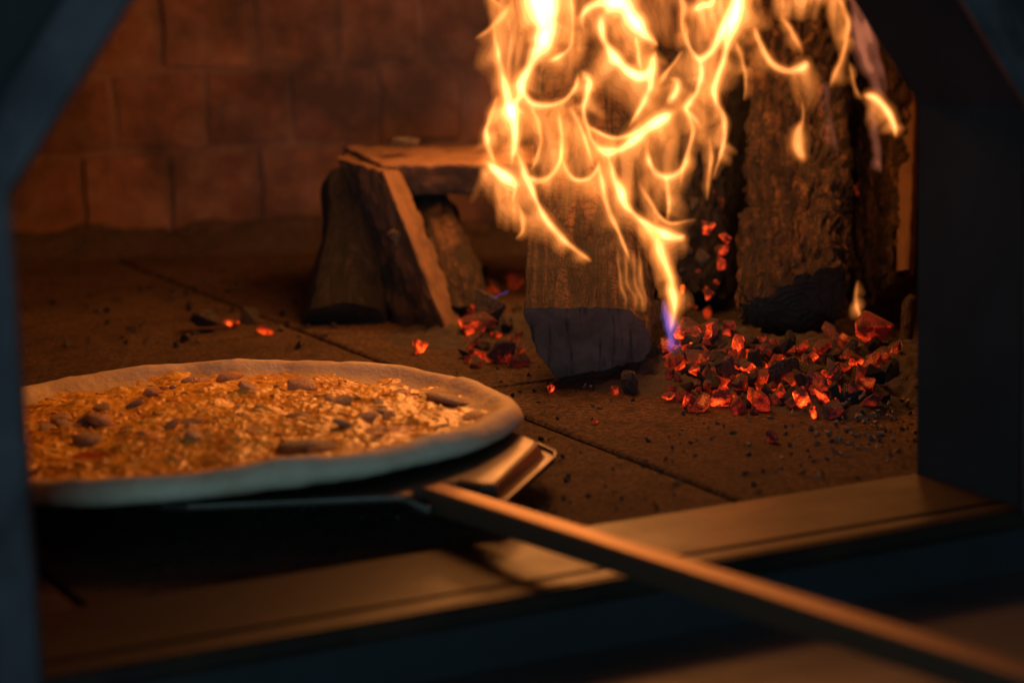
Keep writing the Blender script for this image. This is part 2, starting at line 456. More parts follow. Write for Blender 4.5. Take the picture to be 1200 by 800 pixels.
# ------------------------------------------------------------------ oven front: panel, opening frame, reveal, threshold, lower panel
OY0, OY1 = .676, .741
prof = [(.166, -.001), (.166, .153), (.252, .270), (.466, .270), (.552, .155), (.552, -.001)]
front = thing('oven_front', (.359, OY0, 0), 'dark steel oven front with a chamfered opening round the fire', 'oven')
def offs(p, d):
    out = []
    for k, (x, z) in enumerate(p):
        if k == 0: out.append((x - d, z)); continue
        if k == len(p) - 1: out.append((x + d, z)); continue
        a, b_ = Vector(p[k - 1]), Vector(p[k + 1]); c = Vector((x, z))
        n1 = Vector((-(c - a).y, (c - a).x)).normalized(); n2 = Vector((-(b_ - c).y, (b_ - c).x)).normalized()
        m = (n1 + n2).normalized(); s = d / max(.3, m.dot(n1)); out.append((x + m.x * s, z + m.y * s))
    return out
# frame band with rounded section
sec = [(0.0, 0.0), (0.0, -.004), (.0025, -.0065), (.015, -.0065), (.018, -.004), (.018, .004)]
V, F = [], []
for d, y in sec:
    for x, z in offs(prof, d): V.append((x, OY0 + y, z))
n = len(prof)
for s in range(len(sec) - 1):
    for k in range(n - 1): F.append((s * n + k, s * n + k + 1, (s + 1) * n + k + 1, (s + 1) * n + k))
child('opening_frame', mesh('opening_frame', V, F), M['frame'], front)
V, F = [], []
for y in (OY0 - .001, OY1):
    for x, z in prof: V.append((x, y, z))
for k in range(n - 1): F.append((k, k + 1, n + k + 1, n + k))
child('reveal_lining', mesh('reveal_lining', V, F), M['black'], front)
def panel_with_hole(y, outer, hole):
    V = [(x, y, z) for x, z in hole] + [(x, y, z) for x, z in outer]
    m = len(hole); F = [(k, k + 1, m + k + 1, m + k) for k in range(m - 1)]
    return mesh('panel', V, F)
outer = [(-.6, -.001), (-.6, .30), (.10, .9), (.62, .9), (1.4, .30), (1.4, -.001)]
child('face_panel', panel_with_hole(OY0 + .003, outer, offs(prof, .0172)), M['black'], front)
outer2 = [(-.6, -.004), (-.6, .30), (.10, .62), (.62, .62), (1.4, .30), (1.4, -.004)]
child('inner_panel', panel_with_hole(OY1 + .0005, outer2, prof), M['black'], front)
# threshold plate with a groove and a rolled nose
secy = [(OY1 + .001, .0015), (OY0 + .013, .0015), (OY0 + .0115, .0002), (OY0 + .0095, .0002), (OY0 + .008, .0018), (OY0 + .001, .0018), (OY0 - .002, .0010),
        (OY0 - .0036, -.001), (OY0 - .0040, -.0035), (OY0 - .0036, -.006)]
V, F = [], []
for y, z in secy: V += [(.1662, y, z), (.5518, y, z)]
for k in range(len(secy) - 1): F.append((2 * k, 2 * k + 1, 2 * k + 3, 2 * k + 2))
me = mesh('threshold_plate', V, F)
child('threshold_plate', me, M['sill'], front)
bm = box_bm(2.0, .010, .045, .001, 1); bmesh.ops.translate(bm, vec=(.4, OY0 + .0055, -.0235), verts=bm.verts[:])
child('lower_panel', bm_mesh('lower_panel', bm), M['lower'], front)
bm = box_bm(2.0, .34, .012, .003, 2); bmesh.ops.translate(bm, vec=(.4, OY0 - .166, -.0305), verts=bm.verts[:])
child('landing_shelf', bm_mesh('landing_shelf', bm), M['shelf'], front)

# ------------------------------------------------------------------ pizza
PC, PR, PTH = Vector((.3056, .9061, .0194)), .131, .0115
def pz(r, a, z):
    x, y = r * math.cos(a), r * math.sin(a)
    h = PC.z + .0128 * x - .0214 * y - .0068 * (x / PR) ** 2 + z
    return Vector((PC.x + x, PC.y + y, h))
pizza = thing('pizza', (PC.x, PC.y, PC.z), 'large round cheese pizza with chunky toppings on a metal peel', 'pizza')
NA = 240
sec = [(-.030, .001), (-.012, 0.0), (-.006, .0006), (-.0018, .0028), (0, .0055), (-.0012, .0085), (-.0034, .0108), (-.0066, .0114), (-.0098, .0106), (-.0125, .0086), (-.015, .0066), (-.028, .0050)]
V, F = [], []
for dr, z in sec:
    for k in range(NA):
        a = 2 * math.pi * k / NA
        c, s = math.cos(a), math.sin(a)
        w1 = noise.noise(Vector((c * 3, s * 3, 1))) * .0022 + noise.noise(Vector((c * 9, s * 9, 4))) * .0004
        w2 = 1 + .16 * noise.noise(Vector((c * 3, s * 3, 8))) + .03 * noise.noise(Vector((c * 11, s * 11, 8)))
        p = pz(PR + dr * (1 + .25 * noise.noise(Vector((c * 6, s * 6, 2)))) + w1, a, z * w2)
        p += Vector((0, 0, .0005 * noise.noise(p * 160) + .0016 * max(0, noise.noise(p * 62) - .12) * min(1, max(0, z / .008))))
        V.append(p)
for q in range(len(sec) - 1):
    for k in range(NA): F.append((q * NA + k, q * NA + (k + 1) % NA, (q + 1) * NA + (k + 1) % NA, (q + 1) * NA + k))
F.append(tuple(reversed(range(NA))))
child('crust', mesh('crust', V, F), M['crust'], pizza, True)
def cheese_h(x, y):
    p = Vector((x, y, 0))
    wx = x + .004 * noise.noise(p * 90 + Vector((0, 0, 4))); wy = y + .004 * noise.noise(p * 90 + Vector((0, 0, 8)))
    v1 = noise.voronoi(Vector((wx * 78, wy * 98, 3)))[0]; v2 = noise.voronoi(Vector((wx * 230, wy * 290, 5)))[0]
    h = .0054 + .0022 * noise.noise(p * 42)
    h += .0036 * max(0, .9 - v1[0] * 1.3) * (.5 + .9 * noise.noise(p * 70 + Vector((0, 0, 2))))
    h += .0011 * max(0, .8 - v2[0] * 1.2) + .0006 * noise.noise(p * 420) + .0003 * noise.noise(p * 900)
    h -= .0030 * max(0, noise.noise(Vector((x * 26, y * 26, 17))) - .46) * 5
    return h
def disc(name, R, hf, na, nr, mat):
    V, F = [], []
    for q in range(1, nr + 1):
        r = R * (q / nr) ** .8
        for k in range(na):
            a = 2 * math.pi * k / na
            rr = r * (1 + (.018 * noise.noise(Vector((math.cos(a) * 7, math.sin(a) * 7, 0))) if q == nr else 0))
            V.append(pz(rr, a, hf(rr * math.cos(a), rr * math.sin(a)) - (.002 if q == nr else 0)))
    F.append(tuple(range(na)))
    for q in range(nr - 1):
        for k in range(na): F.append((q * na + k, q * na + (k + 1) % na, (q + 1) * na + (k + 1) % na, (q + 1) * na + k))
    return child(name, mesh(name, V, F), mat, pizza, True)
disc('tomato_sauce', PR - .0125, lambda x, y: .0034 + .0006 * noise.noise(Vector((x * 90, y * 90, 2))), 120, 40, M['sauce'])
disc('melted_cheese', PR - .0125, cheese_h, 600, 190, M['cheese'])
# melted shreds lying in the cheese
V, F = [], []
for _ in range(220):
    r = (PR - .021) * math.sqrt(rng.random()); a = rng.uniform(0, 6.283)
    x, y = r * math.cos(a), r * math.sin(a)
    if noise.noise(Vector((x * 26, y * 26, 17))) > .42 and rng.random() < .8: continue
    L = rng.uniform(.005, .012); rad = rng.uniform(.0006, .0012); th = rng.uniform(0, 6.283); cv = rng.uniform(-1.4, 1.4)
    base = len(V); m, nn = 5, 5
    for i in range(m):
        u = i / (m - 1) - .5
        tx = x + L * u * math.cos(th + cv * u); ty = y + L * u * math.sin(th + cv * u)
        rt = math.hypot(tx, ty)
        if rt > PR - .015: tx *= (PR - .015) / rt; ty *= (PR - .015) / rt
        c = Vector((PC.x + tx, PC.y + ty, PC.z + .0128 * tx - .0214 * ty - .0068 * (tx / PR) ** 2 + cheese_h(tx, ty) + rad * .02 + .0006 * noise.noise(Vector((x * 900, u * 5, 0)))))
        rr = rad * (1 - (2 * u) ** 4 * .8)
        px_, py_ = -math.sin(th + cv * u), math.cos(th + cv * u)
        for s in range(nn):
            b = 2 * math.pi * s / nn
            V.append(c + Vector((px_ * rr * math.cos(b), py_ * rr * math.cos(b), rr * math.sin(b))))
    for i in range(m - 1):
        for s in range(nn):
            F.append((base + i * nn + s, base + i * nn + (s + 1) % nn, base + (i + 1) * nn + (s + 1) % nn, base + (i + 1) * nn + s))
    F.append(tuple(base + s for s in reversed(range(nn)))); F.append(tuple(base + (m - 1) * nn + s for s in range(nn)))
tag(child('cheese_shreds', mesh('cheese_shreds', V, F), M['shred'], pizza, True), kind='stuff')
# toppings: chunks of ham and slices of mushroom
def chunk_mesh(name, n=13, seed=0, sub=0, flat=1.0):
    r_ = random.Random(seed); bm = bmesh.new()
    for _ in range(n):
        v = Vector((r_.uniform(-1, 1), r_.uniform(-1, 1), r_.uniform(-1, 1) * flat))
        if v.length > 1.25: v *= 1.25 / v.length
        bm.verts.new(v)
    res = bmesh.ops.convex_hull(bm, input=bm.verts[:])
    bmesh.ops.delete(bm, geom=[v for v in bm.verts if not v.link_faces], context='VERTS')
    if sub:
        bmesh.ops.bevel(bm, geom=bm.edges[:], offset=.16, segments=1, affect='EDGES', clamp_overlap=True)
    return bm_mesh(name, bm)
def soft_chunk(name, n, seed, flat):
    me = chunk_mesh(name, n, seed, 0, flat); bm = bmesh.new(); bm.from_mesh(me); bpy.data.meshes.remove(me)
    bmesh.ops.triangulate(bm, faces=bm.faces[:])
    bmesh.ops.subdivide_edges(bm, edges=bm.edges[:], cuts=1, smooth=.6)
    for v in bm.verts: v.co *= 1 + .35 * noise.noise(v.co * 1.6 + Vector((seed, 0, 0))) + .12 * noise.noise(v.co * 5 + Vector((seed, 3, 0)))
    return bm_mesh(name, bm)
ham_me = [soft_chunk('ham_piece', 9, 40 + k, .7) for k in range(6)]
mush_me = [soft_chunk('mushroom_slice', 10, 60 + k, .4) for k in range(5)]
def topping(kind, x, y, s, tilt=.35, lift=.12):
    me = rng.choice(ham_me if kind == 'ham' else mush_me)
    o = link('ham_piece' if kind == 'ham' else 'mushroom_slice', me, M['ham'] if kind == 'ham' else M['mush'], pizza, True)
    z = PC.z + .0128 * x - .0214 * y - .0068 * (x / PR) ** 2 + cheese_h(x, y) + s * lift
    o.location = Vector((PC.x + x, PC.y + y, z)) - Vector(pizza.location)
    o.rotation_euler = (rng.uniform(-tilt, tilt), rng.uniform(-tilt, tilt), rng.uniform(0, 6.28))
    o.scale = (s * rng.uniform(.9, 1.3), s * rng.uniform(.7, 1.0), s * rng.uniform(.40, .65))
for (px_, py_, k, s) in [(232, 437, 'ham', .0085), (262, 436, 'ham', .0075), (355, 446, 'ham', .0085), (122, 487, 'ham', .0085), (352, 524, 'mush', .011), (378, 528, 'mush', .008),
                         (528, 460, 'mush', .009), (402, 466, 'mush', .0065), (452, 478, 'mush', .0065), (352, 485, 'ham', .0065), (405, 498, 'mush', .0075), (175, 458, 'ham', .006),
                         (560, 485, 'ham', .007), (104, 505, 'mush', .0065), (230, 510, 'ham', .0055), (292, 452, 'ham', .006), (300, 500, 'mush', .0055), (440, 505, 'ham', .005), (70, 480, 'ham', .006), (470, 452, 'ham', .0055)]:
    p = fl(px_, py_, .027)
    topping(k, p.x - PC.x, p.y - PC.y, s * .95)
for _ in range(24):
    r = (PR - .026) * math.sqrt(rng.random()); a = rng.uniform(0, 6.28)
    topping(rng.choice(['ham', 'ham', 'mush']), r * math.cos(a), r * math.sin(a), rng.uniform(.0028, .0048), .5, .1)

# ------------------------------------------------------------------ peel
def plate_z(x, y): return PC.z + .0128 * (x - PC.x) - .0214 * (y - PC.y) - .0042
peel = thing('pizza_peel', (.345, .77, .02), 'metal pizza peel with folded rear edge and long square handle under the pizza', 'pizza peel')
H0, H1 = Vector((.3440, .797, 0)), Vector((.3835, .440, 0))
H0.z, H1.z = .0128, .0225
out = [(.411, .8125), (.4145, .8185), (.416, .836), (.416, 1.005), (.400, 1.02), (.266, 1.02), (.250, 1.005), (.250, .818), (.251, .811), (.258, .804),
       (.322, .7705), (.3305, .7655), (.3338, .7660), (.338, .7735), (.349, .776), (.3575, .7735), (.3622, .7625), (.3660, .7590)]
ctr = Vector((.32, .91))
def ringpts(shrink, dz):
    r = []
    m = len(out)
    for k in range(m):
        a, c, b = Vector(out[k - 1]), Vector(out[k]), Vector(out[(k + 1) % m])
        n1 = Vector(((c - a).y, -(c - a).x)).normalized(); n2 = Vector(((b - c).y, -(b - c).x)).normalized()
        nm = n1 + n2
        nm = nm.normalized() if nm.length > 1e-5 else n1
        q = 1.0 if c.x > .3335 else .30
        p = c + nm * shrink * (q if abs(shrink) > .0011 and shrink * sg > 0 else 1)
        r.append(Vector((p.x, p.y, plate_z(p.x, p.y) + (dz * q if dz < -.0015 else dz))))
    return r
# orientation: make sure positive offset goes outward
area = sum(out[k][0] * out[(k + 1) % len(out)][1] - out[(k + 1) % len(out)][0] * out[k][1] for k in range(len(out)))
sg = 1 if area > 0 else -1
rings = [ringpts(-.004 * sg, 0), ringpts(-.001 * sg, -.0001), ringpts(.0006 * sg, -.0008), ringpts(.0026 * sg, -.0056), ringpts(.0036 * sg, -.0066), ringpts(.0066 * sg, -.0066), ringpts(.0076 * sg, -.0050), ringpts(.0084 * sg, -.0050), ringpts(.0080 * sg, -.0080), ringpts(.0030 * sg, -.0082), ringpts(.0010 * sg, -.0064), ringpts(-.001 * sg, -.0016), ringpts(-.004 * sg, -.0014)]
V = [p for r in rings for p in r]; m = len(out); F = []
for q in range(len(rings) - 1):
    for k in range(m): F.append((q * m + k, q * m + (k + 1) % m, (q + 1) * m + (k + 1) % m, (q + 1) * m + k))
F.append(tuple(range(m))); F.append(tuple(reversed(range((len(rings) - 1) * m, len(rings) * m))))
bm = bmesh.new(); me0 = mesh('t', V, F); bm.from_mesh(me0); bpy.data.meshes.remove(me0)
child('blade', bm_mesh('blade', bm), M['peel'], peel)
# handle: square tube with rounded edges
dv = (H1 - H0); Lh = dv.length; hx = Vector((0, 0, 1)).cross(dv).normalized(); hz = dv.cross(hx).normalized()
if hz.z < 0: hz = -hz
hw, hh, rc = .0055, .0046, .0014
cs = []
for (sx, sy, a0) in ((1, 1, 0), (-1, 1, 90), (-1, -1, 180), (1, -1, 270)):
    for k in range(5):
        a = math.radians(a0 + 22.5 * k)
        cs.append((sx * (hw - rc) + rc * math.cos(a), sy * (hh - rc) + rc * math.sin(a)))
V, F = [], []
NS = 24
for i in range(NS + 1):
    c = H0 + dv * (i / NS) 
    for (u, v) in cs: V.append(c + hx * u + hz * v)
m = len(cs)
for i in range(NS):
    for k in range(m): F.append((i * m + k, i * m + (k + 1) % m, (i + 1) * m + (k + 1) % m, (i + 1) * m + k))
F.append(tuple(reversed(range(m)))); F.append(tuple(range(NS * m, NS * m + m)))
bm = bmesh.new(); me0 = mesh('t', V, F); bm.from_mesh(me0); bpy.data.meshes.remove(me0)
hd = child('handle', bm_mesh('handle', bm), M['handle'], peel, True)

# ------------------------------------------------------------------ firewood
def ring(pts): return [at(*p) for p in pts]
def perp(pts, axis):
    """flatten an outline into the plane square to the log's axis, keeping each point on its line of sight"""
    P = [at(*p) for p in pts]; c = sum(P, Vector()) / len(P); a = axis.normalized(); o = []
    for p in P:
        d = (p - CAM)
        den = d.dot(a)
        t = (c - CAM).dot(a) / den if abs(den) > .15 else 1.0
        o.append(CAM + d * t)
    return o
# block in front, cut end towards us
ax = at(700, 95, 1.33) - at(690, 400, 1.15)
e0 = ring([(612, 361, 1.135), (660, 360, 1.134), (706, 359, 1.133), (738, 364, 1.136), (756, 385, 1.143), (770, 410, 1.152), (752, 432, 1.160), (700, 447, 1.165), (648, 444, 1.165), (630, 415, 1.156), (619, 385, 1.145)])
loft_log('firewood_log', ('split log leaning back in the flames with its grey sawn end towards us', 'log'), e0, ax, 1.0, 64, 36, .0022, 40, .0007,
         (M['frontwood'], M['charend'], M['darkend']), 0, 1, 1, .0010)
# big bark log leaning on the right
ax = at(930, 20, 1.46) - at(930, 375, 1.25)
e0 = ring([(858, 352, 1.222), (890, 346, 1.218), (922, 328, 1.213), (958, 314, 1.212), (986, 312, 1.214), (995, 340, 1.226), (990, 376, 1.240), (962, 402, 1.25), (915, 404, 1.25), (880, 388, 1.243), (860, 370, 1.232)])
loft_log('firewood_log', ('thick upright log with cracked bark and a dark round end, leaning on the oven wall', 'log'), e0, ax, .93, 150, 170, .0050, 26, .0008,
         (M['bark'], M['darkend'], M['darkend']), -.004, 3, 3, .0052)
# right hand split log
ax = at(1040, 105, 1.43) - at(1035, 372, 1.30)
e0 = ring([(1000, 372, 1.285), (1012, 356, 1.275), (1045, 330, 1.268), (1060, 322, 1.275), (1066, 350, 1.295), (1058, 385, 1.31), (1025, 400, 1.31), (1005, 392, 1.30)])
loft_log('firewood_log', ('narrow split log standing at the far right of the fire beside the opening', 'log'), e0, ax, 1.12, 110, 130, .003, 34, .0008,
         (M['bark2'], M['darkend'], M['darkend']), 0, 2, 5, .0042)
# pale splint on its right edge
ax = at(1066, 118, 1.40) - at(1060, 315, 1.29)
e0 = ring([(1050, 318, 1.272), (1066, 314, 1.272), (1071, 324, 1.290), (1053, 328, 1.290)])
loft_log('wood_splint', ('pale strip of split wood along the right edge of the rightmost log', 'wood splint'), e0, ax, 1.45, 28, 34, .0014, 60, .0005,
         (M['pale'], M['pale'], M['pale']), 0, 1, 6)
# charred stump behind the flames
ax = at(812, 60, 1.42) - at(815, 345, 1.33)
e0 = ring([(780, 350, 1.325), (800, 338, 1.31), (830, 338, 1.305), (852, 350, 1.315), (850, 372, 1.35), (800, 375, 1.35)])
loft_log('charred_log', ('crumbling charcoal log standing behind the flames left of the thick bark log', 'log'), e0, ax, .85, 56, 50, .006, 30, .0015,
         (M['char'], M['char'], M['char']), 0, 1, 9, .005)
ax = at(760, 60, 1.46) - at(745, 330, 1.36)
e0 = ring([(715, 335, 1.36), (745, 325, 1.345), (778, 335, 1.35), (780, 360, 1.39), (720, 362, 1.39)])
loft_log('charred_log', ('blackened log in the back of the fire above the grey sawn end', 'log'), e0, ax, .9, 44, 30, .004, 30, .0012,
         (M['bark2'], M['darkend'], M['darkend']), 0, 1, 12, .003)
for (xb, xt, lb) in [(990, 985, 'black log added to darken the gap between the two right logs'), (868, 880, 'charred log hidden in shadow behind the left edge of the thick bark log')]:  # the one between the right logs is added to darken that gap
    ax = at(xt, 10, 1.50) - at(xb, 350, 1.40)
    e0 = ring([(xb - 34, 355, 1.40), (xb - 10, 340, 1.385), (xb + 22, 342, 1.385), (xb + 36, 358, 1.405), (xb + 20, 374, 1.43), (xb - 25, 374, 1.43)])
    loft_log('charred_log', (lb, 'log'), e0, ax, .95, 44, 40, .004, 30, .0012, (M['char'], M['char'], M['char']), 0, 1, xb, .003)
# wood on the left: leaning plank, beam across its top, dark round log behind, slanting split piece
e0 = ring([(476, 415, 1.335), (530, 402, 1.275), (545, 380, 1.315), (490, 392, 1.375)])
e1 = ring([(394, 186, 1.43), (450, 201, 1.365), (470, 199, 1.405), (414, 178, 1.47)])
ax = sum(e1, Vector()) / 4 - sum(e0, Vector()) / 4
loft_log('wood_plank', ('sooty thick plank leaning at a slant, its narrow right edge lit orange', 'plank'), e0, ax, .98, 80, 60, .0026, 55, .0009,
         (M['pale'], M['pale'], M['pale']), 0, 1, 15, end1=e1)
e0 = ring([(448, 193, 1.395), (402, 172, 1.47), (402, 208, 1.485), (448, 230, 1.41)])
ax = at(660, 190, 1.395) - at(448, 193, 1.395)
loft_log('wood_beam', ('squared wooden beam lying level across the top of the slanting plank', 'beam'), e0, ax, 1.0, 80, 70, .0030, 60, .0011,
         (M['pale'], M['pale'], M['pale']), 0, 1, 18)
ax = at(412, 205, 1.45) - at(398, 365, 1.37)
e0 = ring([(350, 384, 1.36), (364, 362, 1.34), (405, 354, 1.335), (446, 362, 1.34), (456, 392, 1.36), (432, 410, 1.375), (374, 408, 1.375)])
loft_log('firewood_log', ('shadow-dark round log standing behind the slanting plank at the far left of the wood', 'log'), e0, ax, .80, 44, 24, .002, 30, .0008,
         (M['bark2dark'], M['darkend'], M['darkend']), -.003, 1, 20)
ax = at(503, 232, 1.46) - at(546, 362, 1.33)
e0 = ring([(512, 372, 1.33), (526, 356, 1.31), (566, 350, 1.31), (582, 366, 1.335), (554, 380, 1.35)])
loft_log('firewood_log', ('short rough split log slanting under the level beam beside the plank', 'log'), e0, ax, 1.0, 36, 24, .003, 40, .001,
         (M['frontwood'], M['split'], M['split']), 0, 1, 22, .003)
# bark sliver at the far right edge
ax = at(1068, 350, 1.18) - at(1063, 440, 1.155)
e0 = ring([(1054, 442, 1.155), (1062, 436, 1.150), (1072, 440, 1.152), (1070, 446, 1.162), (1058, 447, 1.162)])
loft_log('bark_sliver', ('thin upright sliver of bark at the foot of the opening right of the embers', 'bark'), e0, ax, 1.1, 24, 24, .002, 60, .0006,
         (M['bark2'], M['split'], M['split']), .002, 1, 25, .001)

# ------------------------------------------------------------------ ash bed and grit
HPX, HPY = fl(838, 432).x, fl(838, 432).y
def ash_h(x, y):
    p = Vector((x, y, 0))
    h = 0
    for (cx, cy, rx, ry, hh) in [(.60, 1.00, .085, .085, .010), (.645, .975, .09, .075, .013), (HPX, HPY, .052, .050, .021), (.555, 1.16, .07, .06, .007), (.61, .885, .04, .05, .009), (.675, .90, .05, .09, .018), (.64, 1.14, .12, .08, .010)]:
        q = ((x - cx) / rx) ** 2 + ((y - cy) / ry) ** 2
        if q < 1: h = max(h, hh * (1 - q) ** 1.3)
    return h
def ash_top(x, y):
    h = ash_h(x, y); k = min(1, h / .006); p = Vector((x, y, 0))
    return h + k * (.0045 * noise.fractal(p * 55, 1, 2, 4) + .0025 * noise.noise(p * 190) + .0012 * noise.noise(p * 420)) - .0022 * (1 - k)
V, F = [], []
nx, ny = 170, 210
X0, X1, Y0, Y1 = .44, .80, .78, 1.26
for j in range(ny + 1):
    for i in range(nx + 1):
        x, y = X0 + (X1 - X0) * i / nx, Y0 + (Y1 - Y0) * j / ny
        h2 = ash_top(x, y)
        V.append((x, y, h2))
for j in range(ny):
    for i in range(nx):
        a = j * (nx + 1) + i; F.append((a, a + 1, a + nx + 2, a + nx + 1))
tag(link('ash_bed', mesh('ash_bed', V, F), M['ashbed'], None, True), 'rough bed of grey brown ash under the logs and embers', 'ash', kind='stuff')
V, F = [], []
na, nr = 150, 26
for i in range(na + 1):
    a = math.radians(28 + 84 * i / na)
    for k in range(nr + 1):
        u = k / nr; r = CR + .004 - (.075 + .03 * noise.noise(Vector((a * 5, 0, 2)))) * u
        x, y = CX + r * math.cos(a), CY + r * math.sin(a); p = Vector((x, y, 0))
        h = .017 * (1 - u) ** 1.4 * (1 + .8 * noise.noise(p * 14)) + (1 - u) * (.006 * noise.fractal(p * 45, 1, 2, 3) + .002 * noise.noise(p * 160)) - .0025 * u
        V.append((x, y, h))
for i in range(na):
    for k in range(nr):
        b = i * (nr + 1) + k; F.append((b, b + 1, b + nr + 2, b + nr + 1))
tag(link('ash_drift', solid('ash_drift', V, F), M['drift'], None, True), 'drift of soot and ash swept along the foot of the brick wall', 'ash', kind='stuff')
# grit: crumbs strewn on the floor and thickly by the ash
tmpl = []
for s in range(6):
    cm = chunk_mesh('c', 9, 300 + s); tmpl.append(([v.co.copy() for v in cm.vertices], [tuple(p.vertices) for p in cm.polygons])); bpy.data.meshes.remove(cm)
def grit(name, label, pts, mat):
    V, F = [], []
    for (x, y, z, s) in pts:
        vs, fs = rng.choice(tmpl); b = len(V); R_ = Euler((rng.random() * 6, rng.random() * 6, rng.random() * 6)).to_matrix()
        for v in vs: V.append(Vector((x, y, z)) + (R_ @ v) * s)
        for f in fs: F.append(tuple(b + i for i in f))
    tag(link(name, mesh(name, V, F), mat), label, name.replace('_', ' '), kind='stuff')
pts = []
for _ in range(150):
    px_, py_ = rng.uniform(560, 1078), rng.uniform(420, 600)
    p = fl(px_, py_)
    if p.y < .748: continue
    dns = max(0, 1 - abs(py_ - 480) / 110) * (1 if px_ > 760 else .25)
    if rng.random() > dns + .06: continue
    s = rng.uniform(.0006, .0017) * (1.5 if rng.random() < .08 else 1)
    pts.append((p.x, p.y, ash_h(p.x, p.y) + s * .3, s))
for _ in range(240):
    px_, py_ = rng.gauss(1010, 50), rng.gauss(490, 32)
    if px_ > 1075: continue
    p = fl(px_, py_); s = rng.uniform(.0006, .0019); 
    if p.y < .76: continue
    pts.append((p.x, p.y, ash_h(p.x, p.y) + s * .4, s))
grit('ash_crumbs', 'small ash crumbs strewn over the stone floor before the embers', pts, M['grit'])
pts = []
for _ in range(260):
    p = fl(rng.uniform(300, 1070), rng.uniform(430, 615))
    if p.y < .75: continue
    pts.append((p.x, p.y, .0006, rng.uniform(.0005, .0016)))
for _ in range(60):
    p = fl(rng.uniform(60, 420), rng.uniform(330, 410))
    pts.append((p.x, p.y, .0012, rng.uniform(.0012, .0035)))
grit('soot_flakes', 'black soot flakes scattered on the stone oven floor', pts, M['plank'])

# ------------------------------------------------------------------ embers: every lump is an object
def ember_mesh(seed):
    r_ = random.Random(seed); me = chunk_mesh('ember', 11 + seed % 5, seed, 1, .8)
    bm = bmesh.new(); bm.from_mesh(me); bpy.data.meshes.remove(me)
    bmesh.ops.triangulate(bm, faces=bm.faces[:])
    for v in bm.verts: v.co += v.co.normalized() * .13 * noise.noise(v.co * 2.3 + Vector((seed, 0, 0)))
    return bm_mesh('ember', bm)
coal_me = [ember_mesh(100 + k) for k in range(14)]
hot_me = []; 
def var(mat):
    r = []
    for m in coal_me:
        c = m.copy(); c.materials.clear(); c.materials.append(mat); r.append(c)
    return r
ME = {'hot': var(M['coal']), 'warm': var(M['coal2']), 'grey': var(M['ash']), 'dark': var(M['deadcoal'])}
def hit(px_, py_):
    r = ray(px_, py_); t = .75
    while t < 1.9:
        p = CAM + r * t
        if p.z <= max(0, ash_top(p.x, p.y)): return p
        t += .0025
    return p
def coal(px_, py_, size, kind, label, cat='ember', group=None, lift=None, name='ember', d=None, stretch=None, rot=None):
    """size in pixels across"""
    if d is None:
        p = hit(px_, py_ + size * .25)
        depth = (p - CAM).dot(FW)
    else:
        depth = d; p = at(px_, py_, d)
    s = size * PX(depth) / 1.75
    z = p.z + s * (.5 if lift is None else lift) if d is None else p.z
    o = link(name, rng.choice(ME[kind]), None)
    o.location = (p.x, p.y, z); o.rotation_euler = (rng.uniform(0, 6.28), rng.uniform(0, 6.28), rng.uniform(0, 6.28))
    if rot is not None: o.rotation_euler = rot
    st = stretch or (rng.uniform(.8, 1.25), rng.uniform(.75, 1.05), rng.uniform(.65, .95))
    o.scale = (s * st[0], s * st[1], s * st[2])
    return tag(o, label, cat, group)
G1 = 'glowing embers heaped before the thick bark log'
LONE = [
    (697, 495, 11, 'hot', 'tiny lone glowing ember out on the bare floor before the grey sawn end'),
    (907, 513, 22, 'warm', 'single brownish ember lying on the floor in front of the heap'),
    (824, 473, 32, 'warm', 'pale ash topped ember with glowing base at the near left of the heap'),
    (560, 380, 34, 'hot', 'flat glowing ember under the pale chunk left of the grey sawn end'),
    (585, 414, 44, 'warm', 'big brown dim ember left of the grey sawn end'),
    (604, 414, 14, 'hot', 'small bright ember touching the left corner of the grey sawn end'),
    (490, 408, 26, 'hot', 'reddish ember at the foot of the slanting plank'),
    (646, 456, 13, 'hot', 'small ember under the bottom left of the grey sawn end'),
    (720, 459, 12, 'hot', 'small ember under the bottom right of the grey sawn end'),
    (1018, 394, 54, 'hot', 'largest and brightest ember, under the narrow rightmost log'),
    (272, 379, 22, 'hot', 'red ember against the right side of the lone grey coal on the left floor'),
    (314, 386, 22, 'hot', 'rightmost orange ember of the small cluster on the left floor'),
]
for l in LONE: coal(*l)
for (x, y, s, k, lb) in [
    (245, 377, 44, 'grey', 'grey dead coal lying alone on the left floor beside two red embers'),
    (293, 372, 26, 'grey', 'small dead coal between the two red embers on the left floor'),
    (570, 365, 46, 'grey', 'pale brown charred chunk lying behind the glowing ember left of the front log'),
    (740, 449, 46, 'grey', 'dark dead coal at the right corner of the grey sawn end'),
    (918, 438, 44, 'grey', 'grey flaky coal standing up amid the glowing embers'),
    (944, 436, 36, 'grey', 'ragged grey coal right of the flaky one amid the embers')]:
    coal(x, y, s, k, lb, 'coal', name='coal', stretch=(1.0, .9, .85))
coal(470, 166, 30, 'grey', 'lump of charred bark lying on top of the level beam', 'coal', name='coal', d=1.42, stretch=(1.5, .8, .5), rot=(0, 0, .3))
coal(460, 281, 30, 'grey', 'brown flake of bark stuck on the sooty plank face', 'bark', name='bark_flake', d=1.338, stretch=(.7, .5, 1.1))
